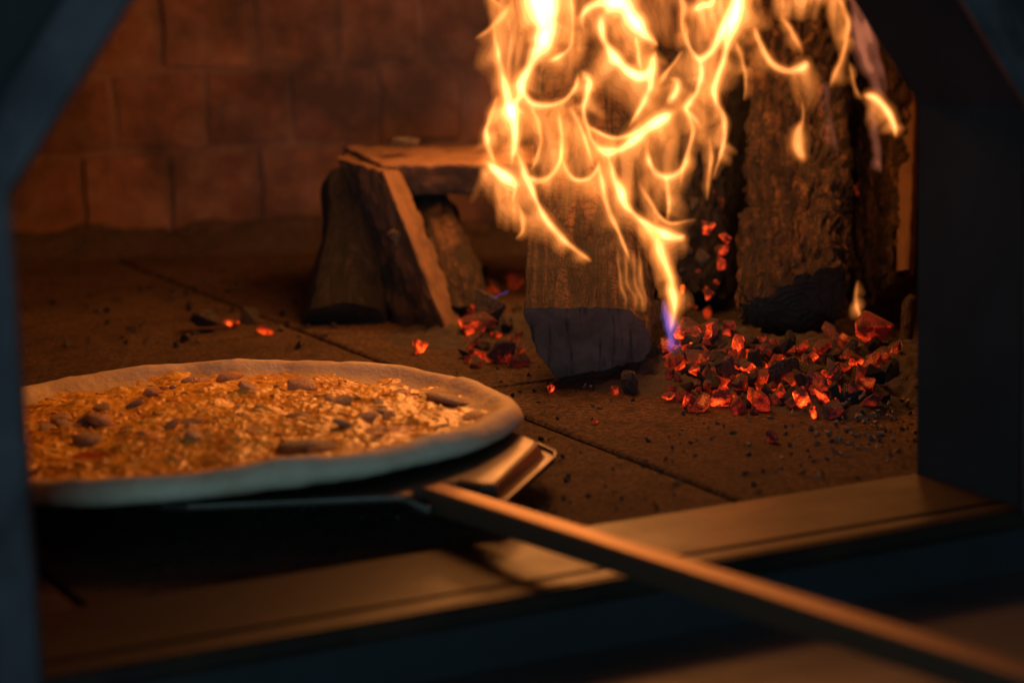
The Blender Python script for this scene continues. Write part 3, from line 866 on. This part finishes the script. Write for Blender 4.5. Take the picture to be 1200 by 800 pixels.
HEAP = [
    (807, 385, 34, 'hot', 'orange ember at the back left corner of the heap, beside the front log'),
    (831, 390, 26, 'hot', 'ember at the back of the heap, just right of its back left corner piece'),
    (863, 405, 34, 'hot', 'bright blocky ember at the foot of the thick bark log, left side'),
    (800, 411, 22, 'hot', 'small ember on the left rim of the heap next to the front log'),
    (815, 422, 34, 'hot', 'wide ember in the left half of the heap, behind its left rim'),
    (812, 437, 24, 'hot', 'bright ember low in the left half of the heap'),
    (851, 438, 32, 'warm', 'large dull red ember in the middle of the heap'),
    (881, 424, 26, 'hot', 'bright upright ember left of the grey flaky coal'),
    (888, 444, 36, 'hot', 'wide bright ember lying flat just left of the grey flaky coal'),
    (826, 447, 20, 'hot', 'small ember at the near left of the heap above the ash topped one'),
    (796, 465, 22, 'warm', 'dim ember at the outermost near left of the heap'),
    (864, 477, 26, 'hot', 'ember at the near edge of the heap, middle'),
    (891, 473, 30, 'hot', 'bright ember at the near edge of the heap below the grey flaky coal'),
    (908, 408, 28, 'hot', 'ember close under the round end of the thick bark log'),
    (912, 431, 22, 'hot', 'ember tucked behind the grey flaky coal'),
    (940, 410, 20, 'hot', 'small ember under the right side of the thick bark log'),
    (975, 441, 24, 'hot', 'ember on the ash slope right of the ragged grey coal'),
    (964, 468, 26, 'hot', 'ember low on the ash slope at the near right of the heap'),
    (978, 462, 20, 'hot', 'small ember beside the one low on the ash slope'),
    (953, 484, 16, 'hot', 'tiny ember at the near right rim of the heap'),
    (976, 484, 18, 'hot', 'tiny ember nearest the gravelly ash at the right'),
    (984, 398, 24, 'warm', 'dull ember left of the largest and brightest ember'),
    (1020, 432, 40, 'warm', 'big dull red ember in front of the largest and brightest ember'),
    (1008, 440, 24, 'hot', 'glowing ember leaning on the big dull red one at the right'),
    (1036, 418, 30, 'warm', 'dull ember at the far right near the oven opening'),
    (995, 415, 26, 'warm', 'dull ember between the thick bark log and the narrow right log'),
    (840, 415, 26, 'hot', 'ember behind the large dull red one in the middle of the heap'),
    (868, 452, 22, 'warm', 'dim ember in front of the large dull red one in the middle'),
    (932, 470, 22, 'warm', 'dim ember in front of the ragged grey coal'),
    (870, 428, 22, 'warm', 'dim ember between the dull red one and the upright bright one'),
    (780, 405, 20, 'warm', 'dim ember squeezed against the right side of the front log'),
    (785, 440, 18, 'warm', 'dim ember at the right corner of the grey sawn end'),
]
for (x, y, s, k, lb) in HEAP: coal(x, y, s, k, lb, group=G1)
LB = 'small ember or char fragment filling the gaps of the glowing heap'
for _ in range(190):
    x, y = (rng.gauss(842, 34), rng.gauss(428, 27)) if rng.random() < .62 else (rng.uniform(880, 1050), rng.gauss(432, 24))
    if y < 375 or y > 486 or x < 782 or x > 1052: continue
    coal(x, y, rng.uniform(13, 31), rng.choice(['hot', 'hot', 'warm', 'warm', 'dark', 'dark']) if x < 990 else rng.choice(['warm', 'hot', 'dark', 'dark', 'grey']), LB, group='small fragments in the glowing heap')
LB2 = 'dull ember in the loose heap between the front log and the slanting plank'
for _ in range(46):
    x, y = rng.uniform(526, 612), rng.uniform(318, 425)
    coal(x, y, rng.uniform(12, 30), rng.choice(['warm', 'grey', 'warm', 'hot']), LB2, group='dull embers left of the front log')
LB3 = 'small ember clinging to the charcoal left of the thick bark log'
for (x, y, s) in [(832, 266, 18), (849, 278, 16), (846, 292, 18), (845, 308, 14), (827, 345, 18), (829, 365, 16), (838, 330, 12), (818, 318, 10), (812, 360, 16), (800, 340, 12)]:
    coal(x, y, s, 'hot', LB3, group='embers on the charcoal log', d=1.285)
LB4 = 'greyish charred lump stuck on the charcoal log behind the flames'
for (x, y, s) in [(805, 218, 20), (798, 236, 18), (815, 240, 16), (822, 300, 18), (806, 290, 16), (790, 305, 14), (800, 320, 14)]:
    coal(x, y, s, 'grey', LB4, 'coal', 'charred lumps on the charcoal log', name='coal', d=1.288)

# ------------------------------------------------------------------ flames: hot gas as solid glowing volumes
def spline(P, n):
    out = []
    m = len(P)
    for s in range(m - 1):
        p0, p1, p2, p3 = P[max(0, s - 1)], P[s], P[s + 1], P[min(m - 1, s + 2)]
        for k in range(n):
            t = k / n
            out.append(tuple(.5 * (2 * b + (c - a) * t + (2 * a - 5 * b + 4 * c - d) * t * t + (3 * b - a - 3 * c + d) * t ** 3) for a, b, c, d in zip(p0, p1, p2, p3)))
    out.append(tuple(P[-1])); return out
def noise2(a, b, c): return noise.noise(Vector((a, b, c)))
class Field:
    """Brightness of the burning gas on a small grid; its level surfaces are built as nested closed volumes."""
    G, GD = 1.5, .0030
    def __init__(self, x0, x1, y0, y1, d0=1.10, d1=1.32):
        self.o = (x0, y0, d0)
        self.n = (int((x1 - x0) / self.G) + 1, int((y1 - y0) / self.G) + 1, int((d1 - d0) / self.GD) + 1)
        self.f = np.zeros(self.n, np.float32)
    def splat(self, pts):
        """pts: (x, y, d, amplitude, sigma px, sigma m); the largest of one call's points counts, calls add up"""
        P = np.array(pts, dtype=np.float64)
        sx = P[:, 4] / self.G; sd = P[:, 5] / self.GD
        c = np.stack([(P[:, 0] - self.o[0]) / self.G, (P[:, 1] - self.o[1]) / self.G, (P[:, 2] - self.o[2]) / self.GD], 1)
        rad = np.stack([sx * 2.6 + 1, sx * 2.6 + 1, sd * 2.6 + 1], 1)
        lo = np.maximum(0, np.floor((c - rad).min(0)).astype(int)); hi = np.minimum(np.array(self.n) - 1, np.ceil((c + rad).max(0)).astype(int)) + 1
        if (hi <= lo).any(): return
        T = np.zeros(hi - lo, np.float32)
        for k in range(len(P)):
            a = np.maximum(lo, np.floor(c[k] - rad[k]).astype(int)); b = np.minimum(hi, np.ceil(c[k] + rad[k]).astype(int) + 1)
            if (b <= a).any(): continue
            gx = np.exp(-.5 * ((np.arange(a[0], b[0]) - c[k, 0]) / sx[k]) ** 2)
            gy = np.exp(-.5 * ((np.arange(a[1], b[1]) - c[k, 1]) / sx[k]) ** 2)
            gz = np.exp(-.5 * ((np.arange(a[2], b[2]) - c[k, 2]) / sd[k]) ** 2)
            g = (P[k, 3] * gx[:, None, None] * gy[None, :, None] * gz[None, None, :]).astype(np.float32)
            w = T[a[0] - lo[0]:b[0] - lo[0], a[1] - lo[1]:b[1] - lo[1], a[2] - lo[2]:b[2] - lo[2]]
            np.maximum(w, g, out=w)
        self.f[lo[0]:hi[0], lo[1]:hi[1], lo[2]:hi[2]] += T
    def strand(self, d, pts, amp=1.0, skirt=1.0, wav=.022, sd_=.0042):
        fn[0] += 1; s = fn[0] * 3.7
        P = spline(pts, 10); core, glow, sk = [], [], []
        m = len(P)
        chord = (P[-1][0] - P[0][0], P[-1][1] - P[0][1]); L = math.hypot(*chord) or 1
        sgn = 1 if s % 2 < 1 else -1
        for q, (x, y, r) in enumerate(P):
            a, b = P[max(0, q - 2)], P[min(m - 1, q + 2)]
            tx, ty = b[0] - a[0], b[1] - a[1]; tl = math.hypot(tx, ty) or 1
            nx_, ny_ = -ty / tl, tx / tl
            if ny_ < -.2 or (abs(ny_) <= .2 and nx_ * sgn < 0): nx_, ny_ = -nx_, -ny_
            dd = d + wav * noise2(x * .012, y * .012, s)
            rv = max(.7, r * (1 + .5 * noise2(x * .04, y * .04, s + 9)))
            e = min(1, (q + .6) / 7, (m - q - .4) / 8)
            A = 43 * rv * amp * e * (1 + .65 * noise2(x * .05, y * .05, s + 4))
            x += 1.3 * noise2(x * .06, y * .06, s + 20)
            core.append((x, y, dd, A, max(1.15, rv * .56), sd_))
            glow.append((x, y, dd, A * .085, max(2.4, rv * 1.5), sd_ * 1.3))
            if skirt:
                W = (14 + 40 * abs(noise2(q * .05, 2, s))) * skirt * min(1.2, r / 3.5)
                st = max(.08, .65 + 1.1 * noise2(q * .14, 5, s + 1))
                n = max(3, int(W / 3.2))
                for k in range(1, n + 1):
                    u = k / n
                    sk.append((x + nx_ * W * u, y + (ny_ + .35) * W * u, dd + .016 * u * math.sin(s), min(130, A * .34 + 14) * st * (1 - u) ** 1.1 * e, 3.0, sd_))
        self.splat(core); self.splat(glow)
        if sk: self.splat(sk)
    def veil(self, d, left, right, amp=25, bulge=.02, sd_=.004):
        fn[0] += 1; s = fn[0] * 5.3
        Lp, Rp = spline(left, 8), spline(right, 8)
        def samp(P, t):
            q = t * (len(P) - 1); i = min(len(P) - 2, int(q)); f = q - i
            return tuple(a + (b - a) * f for a, b in zip(P[i], P[i + 1]))
        h = abs(Lp[-1][1] - Lp[0][1]); w = max(abs(Rp[k][0] - Lp[k][0]) for k in range(len(Lp)))
        nv, nu = int(h / 3) + 2, int(w / 2.6) + 2; pts = []
        for j in range(nv + 1):
            v = j / nv; l, r = samp(Lp, v), samp(Rp, v)
            for i in range(nu + 1):
                u = i / nu
                x, y = l[0] + (r[0] - l[0]) * u, l[1] + (r[1] - l[1]) * u
                wx = x + 10 * noise2(x * .02, y * .015, s)
                st = .45 + 1.0 * noise2(wx * .075, y * .014, s + 3) + .6 * noise2(wx * .17, y * .03, s + 6)
                e = min(1, 4.5 * u * (1 - u)) * min(1, v / .15 + .2) * min(1, (1 - v) / .4)
                if st <= .03 or e <= .02: continue
                dd = d - bulge * math.sin(math.pi * u) + .014 * noise2(u * 3, v * 4, s)
                pts.append((x, y, dd, amp * st * e, 2.4, sd_))
        if pts: self.splat(pts)
    def surface(self, thr):
        F = self.f
        ins = F > thr
        nx, ny, nz_ = F.shape
        idx = [(a, b, c) for a in (0, 1) for b in (0, 1) for c in (0, 1)]
        cn = sum(ins[a:nx - 1 + a, b:ny - 1 + b, c:nz_ - 1 + c].astype(np.int8) for a, b, c in idx)
        act = np.argwhere((cn > 0) & (cn < 8))
        if len(act) == 0: return None, None
        vid = np.full((nx - 1, ny - 1, nz_ - 1), -1, np.int64); vid[act[:, 0], act[:, 1], act[:, 2]] = np.arange(len(act))
        acc = np.zeros((len(act), 3)); cnt = np.zeros(len(act))
        vals = {k: F[act[:, 0] + k[0], act[:, 1] + k[1], act[:, 2] + k[2]].astype(np.float64) for k in idx}
        for p in idx:
            for ax in range(3):
                if p[ax]: continue
                q = list(p); q[ax] = 1; q = tuple(q)
                va, vb = vals[p], vals[q]; cr = (va > thr) != (vb > thr)
                t = np.where(cr, (thr - va) / np.where(cr, vb - va, 1), 0)
                for k in range(3): acc[:, k] += np.where(cr, p[k] + (t if k == ax else 0), 0)
                cnt += cr
        pos = act + acc / cnt[:, None]
        quads = []
        for ax in range(3):
            o1, o2 = [(1, 2), (2, 0), (0, 1)][ax]
            sl0 = [slice(None)] * 3; sl1 = [slice(None)] * 3
            sl0[ax] = slice(0, F.shape[ax] - 1); sl1[ax] = slice(1, F.shape[ax])
            A, B = ins[tuple(sl0)], ins[tuple(sl1)]
            e = np.argwhere(A != B)
            ok = (e[:, o1] > 0) & (e[:, o2] > 0) & (e[:, o1] < F.shape[o1] - 1) & (e[:, o2] < F.shape[o2] - 1)
            e = e[ok]; fl_ = A[e[:, 0], e[:, 1], e[:, 2]]
            def cell(d1, d2):
                c = e.copy(); c[:, o1] -= d1; c[:, o2] -= d2; return vid[c[:, 0], c[:, 1], c[:, 2]]
            Q = np.stack([cell(1, 1), cell(0, 1), cell(0, 0), cell(1, 0)], 1)
            Q[~fl_] = Q[~fl_][:, ::-1]; quads.append(Q)
        return pos, np.concatenate(quads)
    def build(self, root_loc, label, levels, parent=None, name='fire'):
        for ax in range(3):      # nothing may be cut open at the rim of the grid
            sl = [slice(None)] * 3
            for e in (0, 1, -1, -2): sl[ax] = e; self.f[tuple(sl)] = 0
        root = None
        for thr, mat in levels:
            pos, Q = self.surface(thr)
            if pos is None: continue
            px_, py_, d = self.o[0] + pos[:, 0] * self.G, self.o[1] + pos[:, 1] * self.G, self.o[2] + pos[:, 2] * self.GD
            fw, rt, up = np.array(FW), np.array(RT), np.array(UP)
            W = np.array(CAM) + (fw + rt * ((px_ - 600) / FPX)[:, None] + up * ((400 - py_) / FPX)[:, None]) * d[:, None]
            off = np.array(root_loc) if parent is None else np.array(parent.location)
            me = bpy.data.meshes.new('flame'); W = (W - off).astype(np.float32)
            me.vertices.add(len(W)); me.vertices.foreach_set('co', W.ravel())
            # (x right, y down, depth) is right-handed, so outward winding is kept
            me.loops.add(Q.size); me.loops.foreach_set('vertex_index', Q.astype(np.int32).ravel())
            me.polygons.add(len(Q)); me.polygons.foreach_set('loop_start', np.arange(0, Q.size, 4, dtype=np.int32))
            me.update(calc_edges=True); me.validate()
            if root is None:
                root = link(name, me, M[mat], parent, True)
                if parent is None: root.location = root_loc; tag(root, label, 'fire')
            else:
                link('flame_core', me, M[mat], root, True)
        return root
fn = [0]
LV = [(3.5, 'f_1'), (8, 'f_2'), (16, 'f_3'), (32, 'f_4'), (64, 'f_5'), (128, 'f_6'), (256, 'f_7'), (450, 'f_8')]
f1 = Field(515, 850, -90, 440)
S = lambda d, *p, **k: f1.strand(d, p, **k)
S(1.20, (642, -40, 15), (634, 0, 15), (636, 25, 14), (633, 50, 9), (622, 75, 6), (612, 95, 6), (610, 112, 5), (600, 125, 7), (603, 145, 6), (604, 165, 5), (601, 182, 4), (600, 195, 2))
S(1.19, (650, -20, 6), (648, 15, 7), (643, 40, 6), (638, 62, 6))
S(1.21, (578, 30, 3), (583, 60, 3.5), (590, 92, 4), (596, 118, 7), (600, 132, 7), (594, 142, 2))
S(1.20, (584, 112, 2.5), (574, 138, 3), (570, 160, 3.5), (576, 182, 3.5), (580, 192, 3))
S(1.17, (570, 190, 3), (580, 198, 6), (592, 207, 7), (603, 216, 5), (601, 232, 2.5), (600, 240, 1))
S(1.19, (610, 98, 4), (615, 112, 4), (624, 121, 4), (640, 124, 4), (655, 121, 3.5), (667, 113, 3), (675, 102, 3), (678, 86, 2))
S(1.18, (683, 84, 3), (690, 96, 5), (688, 112, 4), (684, 128, 3), (688, 148, 3.5), (695, 166, 4), (708, 177, 4.5), (724, 176, 5), (738, 168, 6), (750, 156, 7), (764, 146, 9), (778, 138, 9), (790, 131, 4))
S(1.21, (688, 148, 2), (700, 155, 2.5), (718, 162, 3), (738, 159, 3), (745, 152, 2))
S(1.20, (705, 18, 5), (706, 40, 5), (714, 58, 6), (727, 74, 6), (742, 87, 7), (756, 88, 7), (764, 80, 6), (766, 68, 4), (768, 60, 2))
S(1.21, (684, 34, 3), (682, 20, 4), (692, 8, 5), (710, 2, 7), (728, 4, 8), (738, 16, 9), (748, 30, 9), (758, 42, 8), (766, 49, 4), (770, 54, 2))
S(1.22, (735, -35, 8), (725, -10, 9), (718, 5, 7), (710, 14, 5))
S(1.22, (745, 42, 2), (747, 56, 2.5), (749, 74, 2.5), (752, 84, 2))
S(1.19, (764, 84, 3.5), (761, 104, 4), (754, 120, 3.5), (746, 134, 3.5), (738, 148, 3))
S(1.23, (773, 98, 2.5), (782, 84, 2.5), (792, 72, 2.5), (800, 60, 2))
S(1.23, (783, 120, 3.5), (792, 108, 4), (794, 96, 3), (786, 92, 2))
S(1.22, (622, 122, 2.5), (630, 142, 3), (634, 162, 3), (630, 182, 2.5), (622, 200, 2))
S(1.21, (654, 128, 2), (657, 150, 2.5), (658, 172, 2.5), (657, 192, 2))
S(1.21, (668, 126, 2), (680, 148, 2.5), (688, 172, 2.5), (696, 196, 2))
S(1.16, (606, 178, 3), (614, 200, 4), (624, 224, 4), (634, 248, 4), (650, 270, 4), (666, 286, 3.5), (682, 298, 3), (692, 306, 2))
S(1.16, (618, 206, 2), (630, 212, 3), (643, 208, 3), (653, 196, 3), (657, 180, 2.5), (655, 160, 2))
S(1.16, (657, 180, 2), (664, 200, 3), (676, 211, 3.5), (690, 209, 3), (700, 198, 2.5), (703, 188, 1.5))
S(1.15, (702, 190, 2.5), (706, 216, 3.5), (711, 240, 3.5), (720, 262, 3.5), (732, 288, 3), (738, 306, 2))
S(1.16, (712, 180, 2.5), (719, 204, 3.5), (727, 224, 6), (733, 240, 4.5), (746, 254, 3.5), (764, 266, 4.5), (782, 275, 6.5), (796, 278, 5), (803, 276, 2))
S(1.15, (752, 258, 3), (768, 280, 5), (779, 306, 6), (785, 332, 6.5), (789, 355, 5), (788, 376, 3), (786, 390, 1.5), amp=.6, skirt=.6)
S(1.15, (776, 300, 2), (786, 325, 3), (791, 352, 3), (790, 374, 2))
for k, (x0, dx) in enumerate([(724, 0), (733, 3), (742, 2), (749, -2)]):
    S(1.14, (x0, 292, .6), (x0 + 1, 312, .9), (x0 + 3, 334, .9), (x0 + 9 + dx, 350, .8), (x0 + 7 + dx, 366, .5), amp=.6, skirt=.6, wav=.006)
S(1.22, (757, 172, 2), (762, 194, 3), (774, 206, 3.5), (790, 206, 3.5), (803, 194, 3), (808, 178, 2))
S(1.23, (779, 206, 2.5), (783, 224, 3), (784, 242, 2.5), (781, 258, 2))
S(1.24, (744, 210, 2), (758, 230, 2.5), (772, 252, 2.5), (786, 262, 2), (815, 257, 1.5))
S(1.18, (606, 236, 2), (612, 255, 3), (612, 270, 2.5), (604, 280, 1.5), amp=.6, skirt=.6)
S(1.22, (596, 8, 3), (586, 22, 3.5), (572, 36, 3), (556, 46, 2), amp=.6, skirt=.6)
S(1.23, (570, -14, 2), (580, 2, 2.5), (590, 10, 2), amp=.6, skirt=.6)
S(1.22, (662, -30, 3), (668, -5, 3), (671, 25, 2.5), (668, 55, 2), (652, 68, 3), (642, 72, 2))
# veils of thinner flame
f1.veil(1.22, [(572, -30), (572, 20), (578, 70), (592, 118)], [(624, -30), (622, 20), (616, 70), (606, 118)], 100)
f1.veil(1.24, [(640, -30), (652, 20), (640, 70), (622, 115)], [(712, -30), (700, 20), (690, 60), (676, 105)], 50)
f1.veil(1.23, [(690, -30), (690, 5), (712, 50), (745, 85)], [(800, -30), (780, 10), (772, 45), (768, 80)], 50)
f1.veil(1.20, [(600, 130), (602, 160), (610, 200), (640, 255)], [(700, 125), (700, 165), (702, 205), (705, 270)], 50)
f1.veil(1.19, [(612, 122), (622, 150), (626, 185), (622, 206)], [(672, 112), (686, 150), (694, 180), (690, 206)], 50)
f1.veil(1.21, [(690, 170), (700, 200), (715, 240), (745, 300)], [(790, 135), (770, 190), (780, 245), (782, 300)], 50)
f1.veil(1.17, [(562, 195), (566, 220), (578, 245), (580, 272)], [(606, 212), (612, 235), (614, 255), (612, 274)], 100)
f1.veil(1.15, [(742, 262), (756, 290), (768, 330), (780, 385)], [(782, 280), (790, 310), (793, 350), (788, 388)], 100)
f1.veil(1.23, [(578, 115), (572, 140), (570, 165), (578, 190)], [(602, 118), (602, 140), (600, 165), (600, 190)], 50)
f1.veil(1.24, [(740, 150), (745, 180), (755, 215), (765, 250)], [(800, 110), (810, 160), (806, 200), (795, 250)], 50)
# blue gas at the feet of the flames

f2 = Field(725, 920, -90, 300)
S = lambda d, *p, **k: f2.strand(d, p, **k)
S(1.22, (812, 12, 3.5), (822, 7, 4), (834, 3, 4), (840, -12, 4))
S(1.22, (803, 26, 3), (805, 46, 3.5), (811, 60, 4), (820, 69, 4.5), (832, 62, 5), (841, 48, 5), (849, 30, 5), (858, 10, 6), (866, -10, 7), (876, -40, 8))
S(1.21, (872, -20, 6), (866, 2, 7), (860, 22, 7), (854, 42, 6), (850, 60, 4), (845, 80, 3.5), (838, 100, 3.5), (838, 116, 3.5), (846, 132, 3.5), (850, 150, 3.5), (848, 170, 3), (842, 188, 2.5), (836, 210, 1.5))
S(1.22, (820, 70, 3), (822, 88, 3.5), (817, 106, 4), (808, 120, 5), (804, 128, 4), (812, 138, 3), (822, 150, 2.5))
S(1.23, (803, 128, 3), (812, 150, 2.5), (808, 172, 2.5), (801, 195, 2), (798, 215, 1.5))
S(1.23, (860, 46, 2), (868, 66, 3), (873, 86, 3), (874, 104, 2.5), (872, 118, 1.5), amp=.6, skirt=.6)
S(1.23, (797, -10, 4), (800, 10, 4), (800, 34, 3), (806, 56, 3), amp=.6, skirt=.6)
S(1.22, (831, 160, 2.5), (834, 185, 3), (830, 210, 2.5), (828, 235, 1.5), amp=.6, skirt=.6)
f2.veil(1.22, [(800, -30), (802, 10), (806, 45), (818, 68)], [(880, -30), (866, 5), (856, 35), (842, 66)], 100)
f2.veil(1.22, [(818, 66), (812, 100), (812, 140), (822, 200)], [(850, 62), (842, 100), (850, 145), (838, 205)], 50)
f2.veil(1.25, [(760, -30), (758, 5), (765, 30), (775, 60)], [(808, -30), (802, 5), (802, 30), (804, 60)], 50)

f3 = Field(850, 985, -40, 150)
S = lambda d, *p, **k: f3.strand(d, p, **k)
S(1.25, (884, 33, 2.5), (889, 48, 4), (897, 64, 5), (908, 77, 6), (920, 83, 6), (932, 82, 6), (942, 78, 4.5), (944, 72, 2))
S(1.25, (916, 20, 2.5), (926, 34, 3), (934, 48, 3), (940, 62, 2), amp=.6, skirt=.6)
f4 = Field(890, 985, 80, 240)
S = lambda d, *p, **k: f4.strand(d, p, **k)
S(1.24, (939, 116, 1), (941, 130, 2), (940, 142, 2.2), (936, 154, 4.5), (935, 166, 6), (938, 180, 5), (942, 188, 3), amp=.42, skirt=0)
f5 = Field(835, 1090, -90, 250)
S = lambda d, *p, **k: f5.strand(d, p, **k)
f5.veil(1.27, [(866, -40), (868, -15), (870, 5), (874, 26)], [(1000, -40), (998, -15), (990, 5), (980, 24)], 190)
f5.veil(1.28, [(966, -10), (970, 25), (972, 60), (971, 102)], [(990, -5), (995, 30), (993, 60), (976, 104)], 50)
S(1.27, (980, -6, 3), (990, 12, 3.5), (994, 32, 3.5), (990, 55, 3), (984, 74, 3), (976, 92, 2.5), (972, 102, 1.5), amp=.6, skirt=.6)
S(1.28, (996, 74, 1.5), (999, 90, 2), (1003, 106, 2), (1010, 116, 1.5), amp=.6, skirt=.6)
S(1.28, (1013, 112, 2.5), (1024, 114, 4), (1034, 122, 4.5), (1042, 134, 4.5), (1048, 148, 3.5), (1049, 160, 2))
f6 = Field(965, 1050, 290, 420)
S = lambda d, *p, **k: f6.strand(d, p, **k)
S(1.24, (1006, 328, 1.5), (1003, 346, 2.5), (1005, 362, 3), (1011, 378, 2), amp=.6, skirt=.6)

of1 = f1.build(at(680, 330, 1.2), 'tall looping yellow flames rising over the front log', LV)
of2 = f2.build(at(850, 200, 1.25), 'ribbon flame curling between the tall flames and the thick bark log', LV)
of3 = f3.build(at(930, 100, 1.27), 'short hooked flame licking the upper bark of the thick log', LV)
of4 = f4.build(at(937, 160, 1.27), 'small lone teardrop flame on the middle of the thick log', LV)
of5 = f5.build(at(1000, 80, 1.30), 'mauve and orange flame wrapping the tops of the two right logs', LV)
of6 = f6.build(at(1006, 370, 1.25), 'faint small flame rising from the largest ember under the narrow right log', LV)
fm = Field(955, 1075, -52, 260)
fm.strand(1.29, [(994, -60, 5), (1000, -10, 7), (1006, 30, 8), (1014, 62, 8), (1024, 90, 7), (1034, 112, 5), (1040, 124, 3)], amp=.045, skirt=.5, sd_=.006)
fm.strand(1.29, [(1008, -40, 4), (1014, 10, 6), (1024, 50, 6), (1034, 84, 5), (1042, 108, 3)], amp=.05, skirt=.5, sd_=.006)
fm.strand(1.28, [(1022, 124, 3), (1025, 146, 5), (1027, 168, 5), (1030, 188, 4), (1032, 206, 2)], amp=.06, skirt=.5, sd_=.005)
fm.strand(1.28, [(972, 96, 3), (970, 112, 4), (973, 132, 3), (978, 160, 3), (984, 190, 2)], amp=.05, skirt=.8, sd_=.005)
fm.build((0, 0, 0), '', [(3, 'm_1'), (8, 'm_2'), (18, 'm_3')], of5, 'mauve_flame')
fb = Field(550, 815, 320, 430)
fb.strand(1.15, [(568, 356, 2), (580, 348, 3), (592, 342, 3), (600, 336, 2)], amp=.05, skirt=.3)
fb.strand(1.145, [(778, 352, 4), (783, 376, 5), (786, 398, 4), (783, 414, 2)], amp=.14, skirt=.6)
fb.build((0, 0, 0), '', [(6, 'b_1'), (18, 'b_2')], of1, 'blue_flame')
